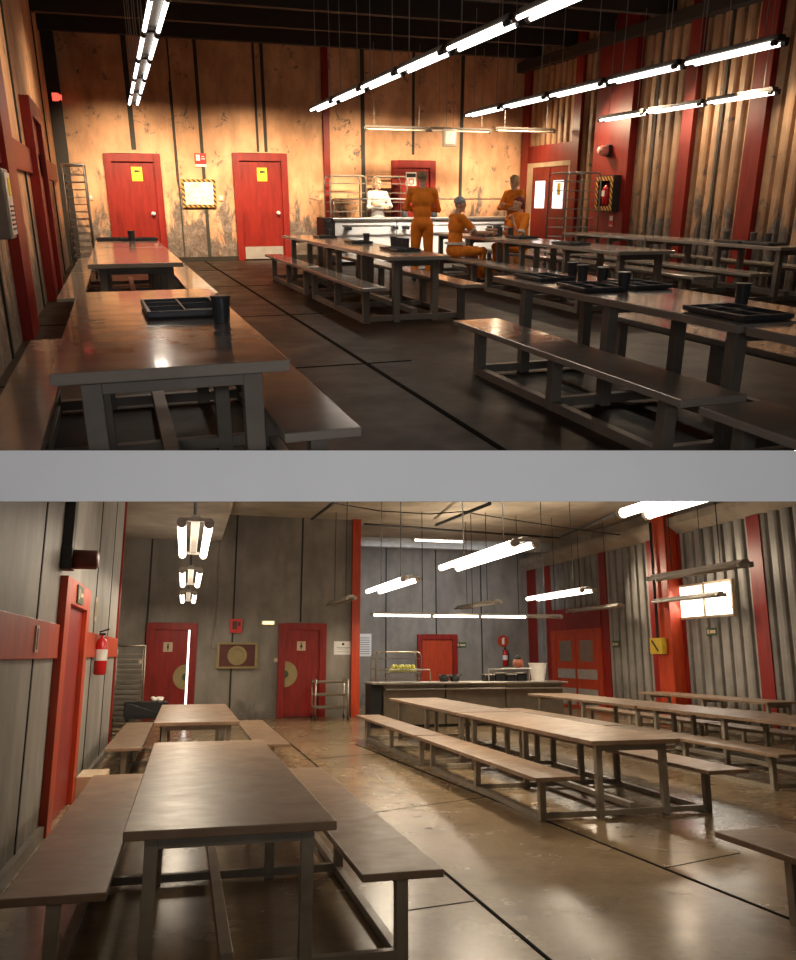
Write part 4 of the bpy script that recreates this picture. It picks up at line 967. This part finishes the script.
# rack with fruit behind the counter
r6 = rack('tray_rack', 1.15, .5, 1.62, 6, M['steel_l'], False, True); placed(r6, (5.05, 19.6, 0)); tag(r6, 'wide open wire rack behind the counter, in front of the far orange door', 'rack')
t = root('fruit_tray', (4.78, 17.95, 1.14), 0, 'steel tray raised on feet on the counter, heaped with yellow green fruit', 'tray')
MB().box(-.36, .36, -.16, .16, 0, .02).box(-.37, .37, -.17, -.16, 0, .05).box(-.37, .37, .16, .17, 0, .05).build('pan', M['steel'], t)
m = MB()
for x in (-.34, .34):
    for y in (-.14, .14): m.box(x-.012, x+.012, y-.012, y+.012, -.18, 0)
m.build('foot', M['steel'], t)
for i in range(15):
    o = MB().ball((0, 0, 0), (.050, .050, .054), 12, 9).build('fruit', M['lemon'], smooth=True)
    i1 = i % 8; lay = i//8
    placed(o, (4.50+.078*i1+.035*lay, 17.87+.07*(i % 2), 1.215+.075*lay)); tag(o, 'round yellow green fruit in the heap on the counter tray', 'fruit', 'fruit heaped on the counter tray')
for i, (px, w) in enumerate(((425, .10), (432, .10))):
    x = L.z(px, 678, .96).x if False else 5.75+.26*i
    t = root('pan', (x, 17.95, .96), 0, 'small black pan on the counter %s' % ('nearer the fruit tray' if i == 0 else 'farther from the fruit tray'), 'pan')
    MB().lathe((0, 0, 0), [(.09, 0), (.11, .02), (.115, .15), (.108, .15), (.10, .03)], 18).build('bowl', M['blackpl'], t, smooth=True); MB().bar((.11, 0, .13), (.18, 0, .15), .02).build('handle', M['black'], t)
for i, x in enumerate((6.85, 7.12, 7.40, 7.66)):
    t = root('pot', (x, 18.02, .96), 0, 'dark cooking pan in the line under the shelf rail, number %s from the orange door' % ['one', 'two', 'three', 'four'][i], 'pot')
    t['label'] = ['dark square pan in the counter line, first one after the orange door', 'dark square pan in the counter line with a white rim cloth beside it', 'dark square pan in the counter line under the white shelf', 'dark square pan in the counter line next to the white bucket'][i]
    MB().box(-.12, .12, -.13, .13, 0, .14+.03*(i % 2)).build('body', M['blackpl'], t, bev=.015); MB().box(-.125, .125, -.135, .135, .14+.03*(i % 2), .155+.03*(i % 2)).build('rim', M['steel_l'], t, bev=.004)
t = root('kettle', (7.52, 18.02, 1.262), 0, 'round brown pot with dark lid on the white shelf above the pans', 'pot'); placed(t, (7.50, 17.75, 1.26))
MB().lathe((0, 0, 0), [(.07, 0), (.12, .04), (.13, .12), (.09, .19), (.06, .20)], 20).build('belly', M['copper'], t, smooth=True)
MB().lathe((0, 0, .20), [(.075, 0), (.06, .05), (.02, .07), (.02, .10)], 16).build('lid', M['blackpl'], t, smooth=True)
t = root('bucket', (8.08, 17.95, .96), 0, 'white tapered bucket standing at the end of the steel counter', 'bucket')
MB().lathe((0, 0, 0), [(.15, 0), (.21, .38), (.225, .38), (.225, .405), (.20, .405), (.145, .02)], 24).build('body', M['bucket'], t, smooth=False)
MB().tube([(.22*math.cos(a), .0+.02, .37-.16*math.sin(a)) for a in [PI*i/10 for i in range(11)]], .006, 6).build('handle', M['wire'], t)
# ---- lamps of the lower hall
on = lamp('hanging_lamp', 2.85, .42, M['housing_l'], M['tube_l'], 2, .20, .042); off = lamp('hanging_lamp', 2.85, .30, M['housing_l'], M['tube_off'])
un = [on, off]
def putL(state, x, y0, y1, label, z=2.8, group=None):
    proto = on if state else off
    t = copy_tree(proto) if proto not in un else proto
    if proto in un: un.remove(proto)
    placed(t, (x, (y0+y1)/2, z)); tag(t, label, 'lamp', group)
    return t, (y1-y0)/2.85
LL = []
specs = [(1, .03, 7.9, 10.6, 'big bright twin tube lamp seen end on, over the toilet side tables'), (1, .02, 12.5, 15.3, 'bright twin tube lamp seen end on, second over the toilet side tables'),
         (1, .0, 17.2, 20.1, 'smallest bright lamp seen end on, last over the toilet side tables'), (1, 3.70, 8.42, 11.25, 'large bright twin tube lamp over the middle table row'),
         (1, 3.62, 13.05, 15.9, 'smaller bright twin tube lamp over the middle row toward the counter'), (0, 3.55, 17.8, 20.6, 'unlit lamp hanging in front of the orange column'),
         (1, 7.62, 14.4, 17.1, 'bright lamp over the table row by the corrugated wall'), (0, 7.25, 18.3, 21.2, 'unlit lamp hanging over the counter before the far wall'),
         (0, 7.62, 9.72, 12.1, 'long unlit lamp crossing in front of the broad orange column'), (0, 11.0, 14.9, 17.4, 'unlit lamp hanging in front of the window'),
         (0, 10.95, 19.0, 21.9, 'unlit lamp hanging in front of the orange double door corner'), (1, 3.88, 4.0, 6.4, 'large bright lamp cut off by the slab edge above')]
lit = []
for s in specs:
    t, sc = putL(*s); t.matrix_basis = t.matrix_basis @ Matrix.Diagonal((1, sc, 1, 1)); LL.append(t)
    if s[0]: lit.append(t)
for t in LL:
    sy = t.matrix_basis.to_scale().y
    for y in (-.75, .75):
        w = t.matrix_basis @ Vector((0, y, .08)); z1 = soffit(w)+.02
        if z1 > w.z+.05: MB().tube([(0, y, .08), (0, y, .08+z1-w.z)], .009, 6).build('cable', M['black'], t)
# row of slim lamps across the hall over the counter
yr = L.z(450, 616, 2.5).y
slim = lamp('slim_lamp', 1.5, .12, M['housing_l'], M['tube_l'], 1); slim_off = lamp('slim_lamp', 1.5, .12, M['housing_l'], M['tube_off'], 1)
ROW = []
for i, (pa, pb) in enumerate(((370, 432), (433, 485), (486, 537), (540, 577))):
    a, b = L.z(pa, 615.5, 2.5), L.z(pb, 616, 2.5); t = [slim, None, None, slim_off][i]
    if t is None: t = copy_tree(slim)
    placed(t, ((a.x+b.x)/2, 19.3, 2.5), PI/2); t.matrix_basis = t.matrix_basis @ Matrix.Diagonal((1, abs(b.x-a.x)/1.5, 1, 1))
    tag(t, ['lit slim tube lamp above the counter, end by the orange column', 'lit slim tube lamp above the counter, middle of the row', 'lit slim tube lamp above the counter, end by the corrugated wall', 'unlit slim tube lamp continuing the lit row over the counter'][i], 'lamp', 'slim lamps over the lower counter'); ROW.append(t)
for t in ROW:
    for y in (-.5,):
        w = t.matrix_basis @ Vector((0, y, .08)); z1 = soffit(w)
        MB().tube([(0, y, .08), (0, y, .08+z1-w.z)], .010, 6).build('cable', M['black'], t)
t = copy_tree(slim); a = L.z(439, 541, 4.80); placed(t, (a.x, a.y, 4.80), PI/2); t.matrix_basis = t.matrix_basis @ Matrix.Diagonal((1, 1.05, 1, 1)); tag(t, 'small lit tube lamp high under the ceiling above the far orange door', 'lamp')
for c in [c for c in bpy.data.objects if c.parent == t and c.name.startswith('cable')]: bpy.data.objects.remove(c)
# roof tie rods and loose cables
def rods(label, pts, r, name='roof_rod', cat='rod', mat='black'):
    o = MB().tube(pts, r, 6).build(name, M[mat], clip=BELOW)
    if o: tag(o, label, cat)
zt = 4.95
def C_(px, py, z=zt): return L.z(px, py, z)
rods('straight black steel tie rod running across under the pale ceiling', [C_(364, 524, 4.9), C_(560, 538, 4.9)], .03)
rods('short thick black rod slanting up from the tie rod at the ceiling', [C_(436, 525, 4.95), C_(490, 503.5, 4.6)], .04)
rods('black rod slanting under the ceiling above the large middle lamp', [C_(560, 537, 4.9), C_(628, 508, 4.4)], .035)
rods('black rod slanting up at the top of the toilet wall', [C_(312, 519, 4.9), C_(333, 503, 4.6)], .035)
rods('loose black cable sagging under the ceiling from the toilet wall to the middle', [C_(333, 503, 4.6), C_(380, 511, 4.7), C_(430, 514, 4.7), C_(470, 511, 4.7)], .014, 'sagging_cable', 'cable')
rods('loose black cable sagging under the ceiling toward the corrugated wall', [C_(470, 513, 4.7), C_(520, 521, 4.7), C_(560, 527, 4.7), C_(620, 535, 4.7)], .014, 'sagging_cable', 'cable')
# ---- light of the lower hall
wl = (1., .82, .59)
for i, t in enumerate(lit):
    p = t.matrix_basis.translation; light('lamp_or_fill_light', 'AREA', (p.x, p.y, p.z-.06), [44, 38, 26, 64, 48, 52, 32][i], wl, .25, 2.4)
for t in ROW[:3]:
    p = t.matrix_basis.translation; light('lamp_or_fill_light', 'AREA', (p.x, p.y, p.z-.06), 42, wl, 1.6, .12)
for x, y, e in ((3.7, 9.8, 22), (3.6, 14.5, 20), (7.6, 15.7, 20), (.03, 9.2, 16), (0., 13.9, 16), (6.7, 19.3, 14)):
    if x > 1: light('lamp_or_fill_light', 'AREA', (x, y, 3.05), e*3.0, wl, .4, 2.2, aim=(x, y, 9), spread=2.3)
    light('lamp_or_fill_light', 'POINT', (x, y, 2.6), e*.35, wl, .15)
light('lamp_or_fill_light', 'AREA', (.6, 1.9, 1.86), 3.5, wl, 1.6, .25, aim=(.6, 5.2, .4), spread=2.4)  # added fill from the front, out of view; no lamp hangs there
light('window_light', 'AREA', (XR2-.16, 16.0, 2.77), 30, (1., .95, .85), 1.8, .6, aim=(XR2-3, 15.8, 1.6))
light('corrugated_wall_fill', 'AREA', (XR2-1.3, 19.4, 3.7), 34, wl, .3, .3, aim=(XR2, 16.0, 1.6), spread=2.4)  # both corrugated wall lights are added to pick out the ribs, no fixtures
light('corrugated_wall_fill', 'AREA', (XR2-1.3, 15.8, 3.7), 24, wl, .3, .3, aim=(XR2, 13.0, 1.6), spread=2.4)
light('far_wall_fill', 'AREA', (7.4, 22.6, 4.6), 70, (.95, .97, 1.), 5.0, .4, aim=(7.6, YD, 1.6), spread=2.2)  # added neutral light to lift the far wall, not one of the lamps
# ================================================================== the slab between the storeys
use(U)
fr = Matrix.Identity(4)
def campt(x, row, d):        # a point seen at distance d; used for the cross section of the slab only
    return CAM @ Vector((x, (Y0-row)/F*d, -d))
D0 = 1.6
hx = 16
def soff_d():                # where the underside meets the lower ceiling
    return 18.0
m = MB()
dA = 3.9; dB = 17.5
prof = [(450.5, D0), (450.5, dA), (455.5, dA+.6), (478, dA+2.0), (497, dB), (501.5, dB), (501.5, D0)]
a = [campt(-hx, r_, d_) for r_, d_ in prof]; b = [campt(hx, r_, d_) for r_, d_ in prof]
n = len(prof)
m.add(a+b, [tuple(range(n)), tuple(reversed(range(n, 2*n)))]+[(i, n+i, n+(i+1) % n, (i+1) % n) for i in range(n)])
o = m.build('floor_slab', M['slab']); o['kind'] = 'structure'
# added light behind the camera to brighten the slab edge; no such lamp
light('slab_edge_fill', 'AREA', CAM @ Vector((0, .0, .35)), 5.1, (1., .985, .98), 2.4, .10, aim=CAM @ Vector((0, .0, -1.6)), spread=1.2)
# ------------------------------------------------------------------ world, view, final placing
w = bpy.data.worlds.new('world'); bpy.context.scene.world = w; w.use_nodes = True
w.node_tree.nodes['Background'].inputs[0].default_value = (.9, .85, .8, 1); w.node_tree.nodes['Background'].inputs[1].default_value = .03
vs = bpy.context.scene.view_settings; vs.view_transform = 'Standard'; vs.look = 'None'; vs.exposure = 0.; vs.gamma = 1.
bpy.context.view_layer.update()
for o in list(bpy.data.objects):
    if o.parent is None and o.type != 'CAMERA':
        r_ = ROOM_OF.get(o.name, U)
        if r_ is L: o.matrix_basis = L.M @ o.matrix_basis
